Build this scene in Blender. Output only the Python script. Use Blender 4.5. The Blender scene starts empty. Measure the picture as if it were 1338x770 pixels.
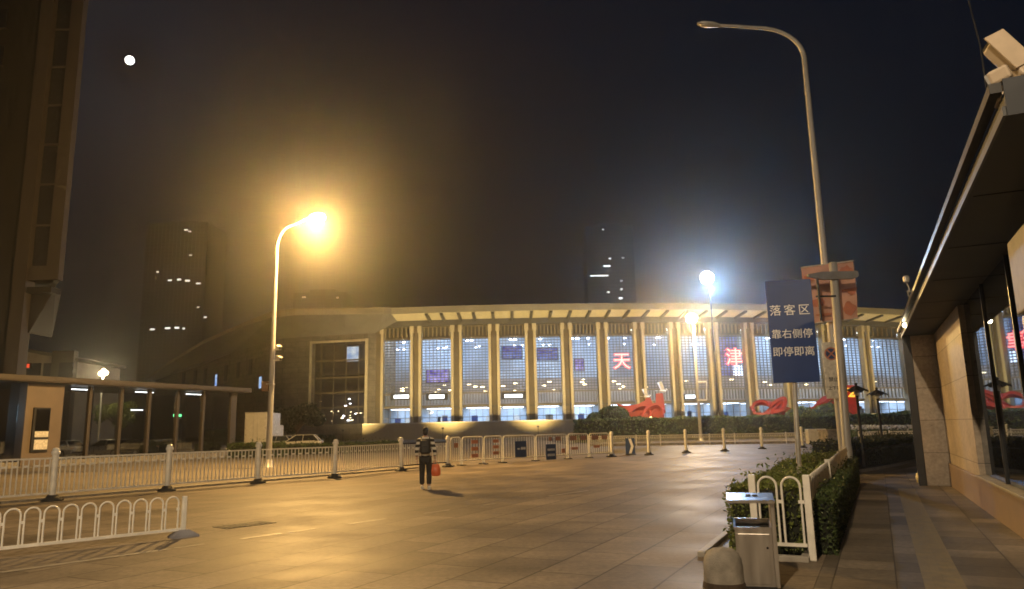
import bpy, bmesh, math, random
from mathutils import Vector, Matrix
random.seed(7)
R = math.radians
scene = bpy.context.scene
col = scene.collection

# ------------------------------------------------------------------ camera
F_PX, CX, CY, EYE = 960.0, 669.0, 385.0, 1.65
PITCH, ROLL = R(10.39), R(1.2)
fw = Vector((0, math.cos(PITCH), math.sin(PITCH)))
up0 = Vector((0, -math.sin(PITCH), math.cos(PITCH)))
rt0 = Vector((1, 0, 0))
rt = rt0*math.cos(ROLL) - up0*math.sin(ROLL)
up = rt0*math.sin(ROLL) + up0*math.cos(ROLL)
EYEV = Vector((0, 0, EYE))
cd = bpy.data.cameras.new('camera')
cam = bpy.data.objects.new('camera', cd)
cm = Matrix((rt, up, -fw)).transposed().to_4x4()
cm.translation = EYEV
cam.matrix_world = cm
cd.sensor_width = 36; cd.lens = F_PX/1338*36
cd.clip_start = 0.05; cd.clip_end = 6000
col.objects.link(cam); scene.camera = cam

def ray(px, py): return fw*F_PX + rt*(px-CX) + up*(CY-py)
def ground(px, py, z=0.0):
    d = ray(px, py); t = (z-EYE)/d.z
    return EYEV + d*t
def at(px, py, Y):
    d = ray(px, py); return EYEV + d*(Y/d.y)
HEAD = R(26)
U = Vector((math.sin(HEAD), math.cos(HEAD), 0)); V = Vector((math.cos(HEAD), -math.sin(HEAD), 0))
Z = Vector((0, 0, 1))
def uv(u, v, z=0.0): return U*u + V*v + Z*z

# ------------------------------------------------------------------ objects
def tag(o, label=None, cat=None, group=None, kind=None):
    if label: o['label'] = label
    if cat: o['category'] = cat
    if group: o['group'] = group
    if kind: o['kind'] = kind
    return o
def thing(name, label, cat, loc=(0, 0, 0), rz=0.0, group=None):
    o = bpy.data.objects.new(name, None)
    o.empty_display_size = 0.2
    o.location = loc; o.rotation_euler = (0, 0, rz)
    col.objects.link(o)
    return tag(o, label, cat, group)
def origin(o):
    p = Vector((0, 0, 0))
    while o is not None:
        p += Vector(o.location); o = o.parent
    return p
def copy_tree(o, parent=None):
    c = o.copy(); col.objects.link(c)
    if parent is not None: c.parent = parent
    for ch in list(o.children): copy_tree(ch, c)
    return c
def frame(xa, ya, za, o):
    m = Matrix((Vector(xa), Vector(ya), Vector(za))).transposed().to_4x4()
    m.translation = Vector(o); return m

class MB:
    def __init__(s): s.v = []; s.f = []; s.sm = []
    def add(s, vs, fs, smooth=False, m=None):
        b = len(s.v)
        for p in vs:
            p = Vector(p); s.v.append(m @ p if m is not None else p)
        for f in fs:
            s.f.append([i+b for i in f]); s.sm.append(smooth)
        return s
    def quad(s, a, b, c, d): return s.add([a, b, c, d], [(0, 1, 2, 3)])
    def box(s, c, size, m=None, bevel=0.0):
        cx, cy, cz = c; x, y, z = (k/2 for k in size)
        vs = [(cx+i*x, cy+j*y, cz+k*z) for i in (-1, 1) for j in (-1, 1) for k in (-1, 1)]
        fs = [(0, 1, 3, 2), (4, 6, 7, 5), (0, 4, 5, 1), (2, 3, 7, 6), (0, 2, 6, 4), (1, 5, 7, 3)]
        if bevel > 0:
            bm = bmesh.new(); bv = [bm.verts.new(p) for p in vs]
            for f in fs: bm.faces.new([bv[i] for i in f])
            bmesh.ops.bevel(bm, geom=list(bm.edges), offset=bevel, segments=2, affect='EDGES', profile=0.5)
            bm.verts.index_update()
            vs = [v.co.copy() for v in bm.verts]; fs = [[v.index for v in f.verts] for f in bm.faces]
            bm.free()
        return s.add(vs, fs, False, m)
    def bar(s, a, b, w, h, upv=Z):
        a, b = Vector(a), Vector(b); d = b-a; L = d.length; d.normalize()
        x = d.cross(Vector(upv))
        if x.length < 1e-5: x = d.cross(Vector((0, 1, 0)))
        x.normalize(); z = x.cross(d)
        return s.box((0, 0, 0), (w, L, h), frame(x, d, z, (a+b)/2))
    def tube(s, pts, r, n=10, caps=True):
        pts = [Vector(p) for p in pts]
        rs = r if isinstance(r, (list, tuple)) else [r]*len(pts)
        rings = []; prev = None
        for i, p in enumerate(pts):
            t = (pts[min(i+1, len(pts)-1)]-pts[max(i-1, 0)]).normalized()
            if prev is None:
                a = t.cross(Z)
                if a.length < 1e-3: a = t.cross(Vector((0, 1, 0)))
            else: a = prev - t*prev.dot(t)
            a.normalize(); b = t.cross(a); prev = a
            rings.append([p+(a*math.cos(2*math.pi*k/n)+b*math.sin(2*math.pi*k/n))*rs[i] for k in range(n)])
        vs = [p for ring in rings for p in ring]
        fs = [(i*n+k, i*n+(k+1) % n, (i+1)*n+(k+1) % n, (i+1)*n+k) for i in range(len(pts)-1) for k in range(n)]
        s.add(vs, fs, True)
        if caps:
            s.add(rings[0], [tuple(range(n))[::-1]]); s.add(rings[-1], [tuple(range(n))])
        return s
    def lathe(s, prof, o=(0, 0, 0), n=20, m=None):
        o = Vector(o); vs = []; fs = []
        for (r, z) in prof:
            for k in range(n):
                a = 2*math.pi*k/n; vs.append(o+Vector((r*math.cos(a), r*math.sin(a), z)))
        for i in range(len(prof)-1):
            for k in range(n): fs.append((i*n+k, i*n+(k+1) % n, (i+1)*n+(k+1) % n, (i+1)*n+k))
        s.add(vs, fs, True, m)
        s.add(vs[:n], [tuple(range(n))[::-1]], False, m); s.add(vs[-n:], [tuple(range(n))], False, m)
        return s
    def ball(s, c, r, n=12, m=None):
        rx, ry, rz = r if isinstance(r, (tuple, list)) else (r, r, r)
        k = n//2; vs = []; fs = []
        for i in range(k+1):
            a = math.pi*i/k
            for j in range(n):
                b = 2*math.pi*j/n
                vs.append(Vector(c)+Vector((rx*math.sin(a)*math.cos(b), ry*math.sin(a)*math.sin(b), -rz*math.cos(a))))
        for i in range(k):
            for j in range(n): fs.append((i*n+j, i*n+(j+1) % n, (i+1)*n+(j+1) % n, (i+1)*n+j))
        return s.add(vs, fs, True, m)
    def prism(s, poly, m, depth):
        """flat outline in local XY of m, given thickness along local Z"""
        n = len(poly)
        vs = [(x, y, 0) for x, y in poly]+[(x, y, depth) for x, y in poly]
        fs = [tuple(range(n))[::-1], tuple(range(n, 2*n))]+[(i, (i+1) % n, n+(i+1) % n, n+i) for i in range(n)]
        return s.add(vs, fs, False, m)
    def loft(s, rows, close=False, smooth=False):
        n = len(rows[0]); vs = [p for r in rows for p in r]; fs = []
        for i in range(len(rows)-1):
            for k in range(n if close else n-1):
                fs.append((i*n+k, i*n+(k+1) % n, (i+1)*n+(k+1) % n, (i+1)*n+k))
        return s.add(vs, fs, smooth)
    def build(s, name, mat, parent=None, local=False):
        o0 = Vector((0, 0, 0)) if (local or parent is None) else origin(parent)
        me = bpy.data.meshes.new(name)
        me.from_pydata([tuple(p-o0) for p in s.v], [], s.f)
        me.polygons.foreach_set('use_smooth', s.sm)
        me.update()
        if mat is not None: me.materials.append(mat)
        o = bpy.data.objects.new(name, me); col.objects.link(o)
        if parent is not None: o.parent = parent
        return o
def link(name, me, parent=None, loc=(0, 0, 0), rz=0):
    o = bpy.data.objects.new(name, me); o.location = loc; o.rotation_euler = (0, 0, rz)
    col.objects.link(o)
    if parent is not None: o.parent = parent
    return o

def text_to(mb, s, size, m, depth=0.006, bold=0.0, space=1.0):
    cu = bpy.data.curves.new('lettering', 'FONT'); cu.body = s; cu.size = size
    cu.extrude = depth; cu.offset = bold; cu.align_x = 'CENTER'; cu.align_y = 'CENTER'; cu.space_character = space
    cu.resolution_u = 3
    o = bpy.data.objects.new('lettering', cu); col.objects.link(o)
    dg = bpy.context.evaluated_depsgraph_get()
    me = bpy.data.meshes.new_from_object(o.evaluated_get(dg))
    mb.add([v.co for v in me.vertices], [list(p.vertices) for p in me.polygons], False, m)
    bpy.data.objects.remove(o); bpy.data.curves.remove(cu); bpy.data.meshes.remove(me)

def skin_mesh(chains, sub=1):
    """chains: list of (list of (x,y,z,r)); vertices at equal positions are shared; first vertex of the first chain is the root"""
    bm = bmesh.new(); lay = bm.verts.layers.skin.verify(); seen = {}
    first = True
    for ch in chains:
        pv = None
        for (x, y, z, r) in ch:
            k = (round(x, 4), round(y, 4), round(z, 4))
            if k in seen: v = seen[k]
            else:
                v = bm.verts.new((x, y, z)); seen[k] = v
                rr = r if isinstance(r, tuple) else (r, r)
                v[lay].radius = rr
                if first: v[lay].use_root = True; first = False
            if pv is not None and pv is not v: bm.edges.new((pv, v))
            pv = v
    me = bpy.data.meshes.new('skin'); bm.to_mesh(me); bm.free()
    o = bpy.data.objects.new('skin', me); col.objects.link(o)
    o.modifiers.new('s', 'SKIN').use_smooth_shade = True
    if sub:
        md = o.modifiers.new('d', 'SUBSURF'); md.levels = sub; md.render_levels = sub
    dg = bpy.context.evaluated_depsgraph_get()
    res = bpy.data.meshes.new_from_object(o.evaluated_get(dg))
    vs = [v.co.copy() for v in res.vertices]; fs = [list(p.vertices) for p in res.polygons]
    bpy.data.objects.remove(o); bpy.data.meshes.remove(res); bpy.data.meshes.remove(me)
    return vs, fs

# ------------------------------------------------------------------ materials
def new_mat(name):
    m = bpy.data.materials.new(name); m.use_nodes = True
    nt = m.node_tree; nt.nodes.clear()
    out = nt.nodes.new('ShaderNodeOutputMaterial')
    return m, nt, out
def N(nt, t, **k):
    n = nt.nodes.new(t)
    for a, b in k.items(): setattr(n, a, b)
    return n
def mat(name, c, rough=0.6, metal=0.0, var=0.25, scale=3.0, bump=0.0, bscale=None, spec=0.5, streak=False):
    m, nt, out = new_mat(name)
    p = N(nt, 'ShaderNodeBsdfPrincipled')
    tc = N(nt, 'ShaderNodeTexCoord'); mp = N(nt, 'ShaderNodeMapping')
    nt.links.new(tc.outputs['Object'], mp.inputs[0])
    if streak: mp.inputs['Scale'].default_value = (1, 1, 0.12)
    nz = N(nt, 'ShaderNodeTexNoise'); nz.inputs['Scale'].default_value = scale; nz.inputs['Detail'].default_value = 5
    nt.links.new(mp.outputs[0], nz.inputs['Vector'])
    cr = N(nt, 'ShaderNodeValToRGB')
    cr.color_ramp.elements[0].position = 0.3; cr.color_ramp.elements[1].position = 0.7
    cr.color_ramp.elements[0].color = tuple(x*(1-var) for x in c)+(1,)
    cr.color_ramp.elements[1].color = tuple(min(1, x*(1+var*0.6)) for x in c)+(1,)
    nt.links.new(nz.outputs['Fac'], cr.inputs[0]); nt.links.new(cr.outputs[0], p.inputs['Base Color'])
    mr = N(nt, 'ShaderNodeMapRange'); mr.inputs['To Min'].default_value = max(0.02, rough-0.12); mr.inputs['To Max'].default_value = min(1, rough+0.12)
    nt.links.new(nz.outputs['Fac'], mr.inputs['Value']); nt.links.new(mr.outputs[0], p.inputs['Roughness'])
    p.inputs['Metallic'].default_value = metal; p.inputs['Specular IOR Level'].default_value = spec
    if bump:
        b = N(nt, 'ShaderNodeBump'); b.inputs['Strength'].default_value = bump; b.inputs['Distance'].default_value = 0.02
        n2 = N(nt, 'ShaderNodeTexNoise'); n2.inputs['Scale'].default_value = bscale or scale*8; n2.inputs['Detail'].default_value = 4
        nt.links.new(tc.outputs['Object'], n2.inputs['Vector']); nt.links.new(n2.outputs['Fac'], b.inputs['Height'])
        nt.links.new(b.outputs[0], p.inputs['Normal'])
    nt.links.new(p.outputs[0], out.inputs[0])
    return m
def emit(name, c, s):
    m, nt, out = new_mat(name)
    e = N(nt, 'ShaderNodeEmission'); e.inputs[0].default_value = tuple(c)+(1,); e.inputs[1].default_value = s
    nt.links.new(e.outputs[0], out.inputs[0]); return m
def emit_panel(name, c1, c2, s, scale):
    """a lit screen or window with uneven content"""
    m, nt, out = new_mat(name)
    tc = N(nt, 'ShaderNodeTexCoord'); nz = N(nt, 'ShaderNodeTexNoise'); nz.inputs['Scale'].default_value = scale; nz.inputs['Detail'].default_value = 3
    cr = N(nt, 'ShaderNodeValToRGB'); cr.color_ramp.elements[0].position = 0.38; cr.color_ramp.elements[1].position = 0.62
    cr.color_ramp.elements[0].color = tuple(c1)+(1,); cr.color_ramp.elements[1].color = tuple(c2)+(1,)
    e = N(nt, 'ShaderNodeEmission'); e.inputs[1].default_value = s
    nt.links.new(tc.outputs['Object'], nz.inputs['Vector']); nt.links.new(nz.outputs['Fac'], cr.inputs[0])
    nt.links.new(cr.outputs[0], e.inputs[0]); nt.links.new(e.outputs[0], out.inputs[0]); return m
def glass(name, tint=(0.9, 0.95, 1), refl=0.12, rough=0.02):
    m, nt, out = new_mat(name)
    t = N(nt, 'ShaderNodeBsdfTransparent'); t.inputs[0].default_value = tuple(tint)+(1,)
    g = N(nt, 'ShaderNodeBsdfGlossy'); g.inputs['Roughness'].default_value = rough
    lw = N(nt, 'ShaderNodeLayerWeight'); lw.inputs[0].default_value = 0.35
    mr = N(nt, 'ShaderNodeMapRange'); mr.inputs['To Min'].default_value = refl; mr.inputs['To Max'].default_value = min(1, refl+0.6)
    mx = N(nt, 'ShaderNodeMixShader')
    nt.links.new(lw.outputs['Facing'], mr.inputs['Value']); nt.links.new(mr.outputs[0], mx.inputs[0])
    nt.links.new(t.outputs[0], mx.inputs[1]); nt.links.new(g.outputs[0], mx.inputs[2]); nt.links.new(mx.outputs[0], out.inputs[0])
    return m
def paving(name, c, bw, bh, rot, rough=0.4, joint=0.012, var=0.35, bump=0.5, stain=0.5, offset=0.5, mort=0.35, vertical=False, spec=0.5):
    m, nt, out = new_mat(name); p = N(nt, 'ShaderNodeBsdfPrincipled')
    tc = N(nt, 'ShaderNodeTexCoord'); mp = N(nt, 'ShaderNodeMapping'); mp.inputs['Rotation'].default_value = (0, 0, rot)
    nt.links.new(tc.outputs['Object'], mp.inputs[0])
    br = N(nt, 'ShaderNodeTexBrick'); br.offset = offset; br.inputs['Scale'].default_value = 1.0
    br.inputs['Brick Width'].default_value = bw; br.inputs['Row Height'].default_value = bh
    br.inputs['Mortar Size'].default_value = joint; br.inputs['Mortar Smooth'].default_value = 0.2; br.inputs['Bias'].default_value = -0.1
    br.inputs['Color1'].default_value = tuple(x*(1-var) for x in c)+(1,)
    br.inputs['Color2'].default_value = tuple(x*(1+var) for x in c)+(1,)
    br.inputs['Mortar'].default_value = tuple(x*mort for x in c)+(1,)
    if vertical:
        sx = N(nt, 'ShaderNodeSeparateXYZ'); cb = N(nt, 'ShaderNodeCombineXYZ'); sa = N(nt, 'ShaderNodeMath', operation='ADD')
        nt.links.new(mp.outputs[0], sx.inputs[0]); nt.links.new(sx.outputs[0], sa.inputs[0]); nt.links.new(sx.outputs[1], sa.inputs[1])
        nt.links.new(sa.outputs[0], cb.inputs[0]); nt.links.new(sx.outputs[2], cb.inputs[1]); nt.links.new(cb.outputs[0], br.inputs['Vector'])
    else:
        nt.links.new(mp.outputs[0], br.inputs['Vector'])
    n1 = N(nt, 'ShaderNodeTexNoise'); n1.inputs['Scale'].default_value = 0.45; n1.inputs['Detail'].default_value = 6; n1.inputs['Roughness'].default_value = 0.65
    n2 = N(nt, 'ShaderNodeTexNoise'); n2.inputs['Scale'].default_value = 14; n2.inputs['Detail'].default_value = 5
    nt.links.new(tc.outputs['Object'], n1.inputs['Vector']); nt.links.new(tc.outputs['Object'], n2.inputs['Vector'])
    r1 = N(nt, 'ShaderNodeMapRange'); r1.inputs['From Min'].default_value = 0.32; r1.inputs['From Max'].default_value = 0.62
    r1.inputs['To Min'].default_value = 1-stain; r1.inputs['To Max'].default_value = 1.08
    r2 = N(nt, 'ShaderNodeMapRange'); r2.inputs['From Min'].default_value = 0.3; r2.inputs['From Max'].default_value = 0.7; r2.inputs['To Min'].default_value = 0.8; r2.inputs['To Max'].default_value = 1.15
    nt.links.new(n1.outputs['Fac'], r1.inputs['Value']); nt.links.new(n2.outputs['Fac'], r2.inputs['Value'])
    mu0 = N(nt, 'ShaderNodeMath', operation='MULTIPLY'); nt.links.new(r1.outputs[0], mu0.inputs[0]); nt.links.new(r2.outputs[0], mu0.inputs[1])
    # gum spots and tyre-worn streaks
    vo = N(nt, 'ShaderNodeTexVoronoi'); vo.inputs['Scale'].default_value = 1.7; nt.links.new(tc.outputs['Object'], vo.inputs['Vector'])
    gs = N(nt, 'ShaderNodeMapRange'); gs.inputs['From Min'].default_value = 0.035; gs.inputs['From Max'].default_value = 0.06; gs.inputs['To Min'].default_value = 0.55; gs.inputs['To Max'].default_value = 1.0
    nt.links.new(vo.outputs['Distance'], gs.inputs['Value'])
    ms = N(nt, 'ShaderNodeMapping'); ms.inputs['Rotation'].default_value = (0, 0, -R(52)); ms.inputs['Scale'].default_value = (0.06, 0.9, 1)
    n3 = N(nt, 'ShaderNodeTexNoise'); n3.inputs['Scale'].default_value = 1.3; n3.inputs['Detail'].default_value = 5; n3.inputs['Roughness'].default_value = 0.7
    nt.links.new(tc.outputs['Object'], ms.inputs[0]); nt.links.new(ms.outputs[0], n3.inputs['Vector'])
    r3 = N(nt, 'ShaderNodeMapRange'); r3.inputs['From Min'].default_value = 0.35; r3.inputs['From Max'].default_value = 0.6; r3.inputs['To Min'].default_value = 0.82; r3.inputs['To Max'].default_value = 1.08
    nt.links.new(n3.outputs['Fac'], r3.inputs['Value'])
    mu1 = N(nt, 'ShaderNodeMath', operation='MULTIPLY'); nt.links.new(mu0.outputs[0], mu1.inputs[0]); nt.links.new(gs.outputs[0], mu1.inputs[1])
    mu = N(nt, 'ShaderNodeMath', operation='MULTIPLY'); nt.links.new(mu1.outputs[0], mu.inputs[0]); nt.links.new(r3.outputs[0], mu.inputs[1])
    mx = N(nt, 'ShaderNodeVectorMath', operation='SCALE'); nt.links.new(br.outputs['Color'], mx.inputs[0]); nt.links.new(mu.outputs[0], mx.inputs['Scale'])
    nt.links.new(mx.outputs[0], p.inputs['Base Color']); p.inputs['Specular IOR Level'].default_value = spec
    rr = N(nt, 'ShaderNodeMapRange'); rr.inputs['From Min'].default_value = 0.3; rr.inputs['From Max'].default_value = 0.7
    rr.inputs['To Min'].default_value = rough-0.08; rr.inputs['To Max'].default_value = rough+0.14
    nt.links.new(n1.outputs['Fac'], rr.inputs['Value']); nt.links.new(rr.outputs[0], p.inputs['Roughness'])
    ad = N(nt, 'ShaderNodeMath', operation='MULTIPLY_ADD'); ad.inputs[1].default_value = 0.12
    inv = N(nt, 'ShaderNodeMath', operation='SUBTRACT'); inv.inputs[0].default_value = 1; nt.links.new(br.outputs['Fac'], inv.inputs[1])
    nt.links.new(n2.outputs['Fac'], ad.inputs[0]); nt.links.new(inv.outputs[0], ad.inputs[2])
    b = N(nt, 'ShaderNodeBump'); b.inputs['Strength'].default_value = bump; b.inputs['Distance'].default_value = 0.008
    nt.links.new(ad.outputs[0], b.inputs['Height']); nt.links.new(b.outputs[0], p.inputs['Normal'])
    nt.links.new(p.outputs[0], out.inputs[0]); return m
def stripes(name, c1, c2, freq, rough=0.8, phase=0.0):
    m, nt, out = new_mat(name); p = N(nt, 'ShaderNodeBsdfPrincipled'); p.inputs['Roughness'].default_value = rough
    tc = N(nt, 'ShaderNodeTexCoord'); w = N(nt, 'ShaderNodeTexWave'); w.bands_direction = 'Z'; w.inputs['Scale'].default_value = freq
    w.inputs['Distortion'].default_value = 0.6; w.inputs['Detail Scale'].default_value = 2.0; w.inputs['Phase Offset'].default_value = phase
    cr = N(nt, 'ShaderNodeValToRGB'); cr.color_ramp.interpolation = 'CONSTANT'
    cr.color_ramp.elements[0].color = tuple(c1)+(1,); cr.color_ramp.elements[1].color = tuple(c2)+(1,); cr.color_ramp.elements[1].position = 0.52
    nt.links.new(tc.outputs['Object'], w.inputs['Vector']); nt.links.new(w.outputs['Fac'], cr.inputs[0]); nt.links.new(cr.outputs[0], p.inputs['Base Color'])
    nt.links.new(p.outputs[0], out.inputs[0]); return m
def leafmat(name, c, var=0.5):
    m, nt, out = new_mat(name); p = N(nt, 'ShaderNodeBsdfPrincipled'); p.inputs['Roughness'].default_value = 0.55
    g = N(nt, 'ShaderNodeNewGeometry'); cr = N(nt, 'ShaderNodeValToRGB')
    cr.color_ramp.elements[0].color = tuple(x*(1-var) for x in c)+(1,); cr.color_ramp.elements[1].color = tuple(x*(1+var) for x in c)+(1,)
    nt.links.new(g.outputs['Random Per Island'], cr.inputs[0]); nt.links.new(cr.outputs[0], p.inputs['Base Color'])
    t = N(nt, 'ShaderNodeBsdfTranslucent'); nt.links.new(cr.outputs[0], t.inputs[0])
    mx = N(nt, 'ShaderNodeMixShader'); mx.inputs[0].default_value = 0.25
    nt.links.new(p.outputs[0], mx.inputs[1]); nt.links.new(t.outputs[0], mx.inputs[2]); nt.links.new(mx.outputs[0], out.inputs[0]); return m

M = {}
M['paving'] = paving('granite_paving', (0.235, 0.195, 0.15), 1.5, 0.75, -(R(90)-HEAD), rough=0.56, joint=0.013, var=0.2, stain=0.5, bump=0.8, spec=0.12, mort=.35)
M['sidewalk'] = paving('sidewalk_tiles', (0.21, 0.178, 0.14), 0.6, 0.6, -(R(90)-HEAD), rough=0.5, spec=0.3, joint=0.008, offset=0.0, stain=0.55)
M['asphalt'] = mat('asphalt', (0.15, 0.127, 0.10), 0.75, var=0.35, scale=0.6, bump=0.5, bscale=90)
M['kerb'] = mat('kerb_granite', (0.33, 0.31, 0.28), 0.6, bump=0.2, scale=4, bscale=60)
M['tactile'] = mat('tactile_paving', (0.24, 0.19, 0.10), 0.5, var=0.3, scale=6, bump=0.2)
M['soil'] = mat('soil', (0.05, 0.035, 0.025), 0.9, var=0.4, scale=5, bump=0.8)
M['stonewall'] = paving('pier_stone', (0.42, 0.355, 0.29), 60.0, 0.83, 0, rough=0.5, joint=0.008, var=0.06, stain=0.15, vertical=True)
M['white'] = mat('white_paint', (0.78, 0.77, 0.73), 0.38, var=0.14, scale=5)
M['white_dirty'] = mat('worn_white_paint', (0.7, 0.68, 0.62), 0.45, var=0.3, scale=9)
M['rubber'] = mat('black_rubber', (0.03, 0.03, 0.032), 0.7, var=0.4)
M['grey_foot'] = mat('grey_weight', (0.27, 0.27, 0.31), 0.7, var=0.3)
M['galv'] = mat('galvanised_steel', (0.55, 0.54, 0.52), 0.42, 0.65, var=0.2, scale=6)
M['polegrey'] = mat('pole_paint', (0.40, 0.395, 0.39), 0.45, 0.15, var=0.2, scale=4, streak=True)
M['darkmetal'] = mat('dark_metal', (0.035, 0.036, 0.04), 0.45, 0.5, var=0.3)
M['blackiron'] = mat('black_iron', (0.02, 0.02, 0.022), 0.5, 0.3, var=0.3)
M['steel'] = mat('brushed_steel', (0.62, 0.60, 0.58), 0.33, 1.0, var=0.2, scale=12, streak=True)
M['concrete'] = mat('concrete', (0.27, 0.25, 0.22), 0.8, var=0.45, scale=5, bump=0.5, bscale=70)
M['red'] = mat('red_panel', (0.55, 0.045, 0.03), 0.4, var=0.2, scale=2)
M['redblock'] = mat('red_reflector', (0.52, 0.22, 0.13), 0.35, var=0.15)
M['brownblock'] = mat('faded_red_board', (0.34, 0.16, 0.10), 0.5, var=0.3)
M['bluesign'] = mat('blue_sign_sheet', (0.02, 0.05, 0.19), 0.35, var=0.12, scale=2)
M['navysign'] = mat('navy_board', (0.015, 0.045, 0.15), 0.35, var=0.2)
M['lettering'] = mat('white_lettering', (0.85, 0.85, 0.85), 0.4, var=0.05)
M['blacktext'] = mat('black_lettering', (0.02, 0.02, 0.02), 0.5, var=0.1)
M['pink'] = mat('pink_banner', (0.70, 0.40, 0.31), 0.7, var=0.2, scale=2)
M['pinkdark'] = mat('banner_print', (0.60, 0.22, 0.13), 0.7, var=0.2, scale=4)
M['banneredge'] = mat('banner_hem', (0.7, 0.62, 0.55), 0.7)
M['ribbon'] = mat('red_ribbon', (0.36, 0.04, 0.028), 0.42, var=0.15, scale=1)
M['yellow'] = mat('yellow_paint', (0.85, 0.5, 0.03), 0.5)
M['dove'] = mat('white_dove', (0.8, 0.8, 0.76), 0.5, var=0.1)
M['leaf'] = leafmat('hedge_leaf', (0.055, 0.085, 0.025))
M['leafdark'] = leafmat('dark_leaf', (0.02, 0.03, 0.014))
M['leafyellow'] = leafmat('bright_hedge_leaf', (0.12, 0.155, 0.035), .6)
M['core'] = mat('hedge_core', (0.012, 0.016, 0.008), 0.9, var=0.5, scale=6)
M['bark'] = mat('bark', (0.07, 0.05, 0.035), 0.9, var=0.4, scale=10, bump=0.8, streak=True)
M['flower'] = leafmat('pale_flower', (0.45, 0.43, 0.38), 0.4)
# station
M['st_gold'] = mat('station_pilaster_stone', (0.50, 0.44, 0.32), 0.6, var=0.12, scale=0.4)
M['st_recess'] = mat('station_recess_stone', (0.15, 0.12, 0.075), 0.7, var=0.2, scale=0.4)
M['st_stone'] = paving('station_cladding', (0.20, 0.175, 0.14), 2.4, 1.2, 0, rough=0.7, joint=0.03, var=0.08, stain=0.3, bump=0.1, vertical=True)
M['st_light'] = mat('station_frame_stone', (0.45, 0.40, 0.30), 0.6, var=0.15, scale=0.5)
M['st_podium'] = mat('podium_stone', (0.34, 0.28, 0.17), 0.7, var=0.25, scale=0.3, streak=True)
M['st_roof'] = mat('roof_metal', (0.22, 0.21, 0.19), 0.5, 0.2, var=0.2, scale=0.2)
M['st_soffit'] = mat('soffit_panel', (0.60, 0.54, 0.38), 0.6, var=0.1, scale=0.3)
M['st_fascia'] = mat('fascia_panel', (0.40, 0.36, 0.26), 0.55, var=0.15, scale=0.2)
M['st_beam'] = mat('eaves_beam', (0.10, 0.095, 0.085), 0.6, var=0.2, scale=0.3)
M['st_mullion'] = mat('station_mullion', (0.17, 0.145, 0.10), 0.5, 0.3, var=0.15, scale=1)
M['st_louver'] = mat('station_louver', (0.10, 0.10, 0.11), 0.5, 0.2, var=0.15, scale=0.5)
M['st_glass'] = glass('station_glass', (0.9, 0.92, 0.98), 0.05, 0.04)
M['st_darkglass'] = glass('station_dark_glass', (0.5, 0.5, 0.52), 0.10, 0.03)
M['hall'] = mat('hall_plaster', (0.46, 0.57, 0.70), 0.7, var=0.55, scale=0.1)
M['gallery'] = mat('gallery_plaster', (0.36, 0.33, 0.33), 0.7, var=0.35, scale=0.15)
M['hall_dark'] = mat('hall_dark_panel', (0.20, 0.17, 0.13), 0.7, var=0.3, scale=0.15)
M['hallfloor'] = mat('hall_floor', (0.4, 0.4, 0.4), 0.3, var=0.2)
HAZE, HAZE_G, SKY_S, GLOW_S, EXPO = 0.0009, 0.89, 0.00006, 1.0, 0.0
# ================================================================== setting
def sheet(name, pts, z, m, kind='structure', label=None):
    mb = MB(); mb.add([(p[0], p[1], z) for p in pts], [tuple(range(len(pts)))])
    return tag(mb.build(name, m), label, None, None, kind)
sheet('ground', [(-950, -180), (950, -180), (950, 950), (-950, 950)], 0.0, M['asphalt'])
# the plaza: everything right of the road barrier
A_, B_ = ground(68, 655), ground(797, 598)
dirf = (ground(524, 615)-ground(68, 655)).normalized()
p0 = ground(68, 655) - dirf*34 ; p1 = ground(585, 611)
sheet('plaza_paving', [p0, p1, ground(700, 604), ground(797, 600), ground(800, 583.5), ground(1062, 579.5), ground(1100, 578), uv(70, 20), uv(40, 20), uv(40, -0.76), uv(-25, -0.76), uv(-40, -30)], 0.004, M['paving'])
sheet('sidewalk', [uv(-25, -0.755), uv(9.2, -0.755), uv(23.5, -0.70), uv(25.3, -0.6), (14.2, 27.2), (17.7, 31.6), (23, 36), uv(40, 14), uv(-25, 14)], 0.008, M['sidewalk'])
mb = MB(); 
mb.add([uv(2, 0.25, .012), uv(21, 0.25, .012), uv(21, 0.62, .012), uv(2, 0.62, .012)], [(0, 1, 2, 3)])
for i in range(4):
    v = 0.27+i*0.095
    mb.box((0, 0, 0), (0.035, 19, 0.006), frame(V, U, Z, uv(11.5, v, .013)))
tag(mb.build('tactile_path', M['tactile']), kind='structure')
# worn pale line on the paving, in pieces
def worn_line(a, b, w, seglist, z=0.009):
    a, b = Vector(a), Vector(b); d = (b-a); n = Vector((d.y, -d.x, 0)).normalized()*w/2
    mb = MB()
    for (t0, t1, k) in seglist:
        p, q = a+d*t0, a+d*t1; mb.quad((p.x-n.x*k, p.y-n.y*k, z), (p.x+n.x*k, p.y+n.y*k, z), (q.x+n.x*k, q.y+n.y*k, z), (q.x-n.x*k, q.y-n.y*k, z))
    return mb
l0, l1 = ground(0, 749), ground(772, 641)
mb = worn_line(l0, l1, 0.13, [(0, .16, 1), (.165, .2, .6), (.245, .3, .8), (.31, .35, .5), (.405, .47, .7), (.545, .6, .5), (.68, .71, .6), (.86, .99, .7)])
tag(mb.build('worn_line_marking', mat('worn_line_paint', (0.33, 0.30, 0.25), 0.5, var=0.4, scale=4)), kind='structure')
# road edge kerb behind the barrier and the far road kerb
mb = MB(); q0, q1 = p0 - Vector((0.5, -0.3, 0)), p1 - Vector((0.5, -0.3, 0))
mb.bar(p0+Vector((-.9, .5, .03)), p1+Vector((-.9, .5, .03)), 0.18, 0.075)
tag(mb.build('kerb', M['kerb']), kind='structure')
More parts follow.
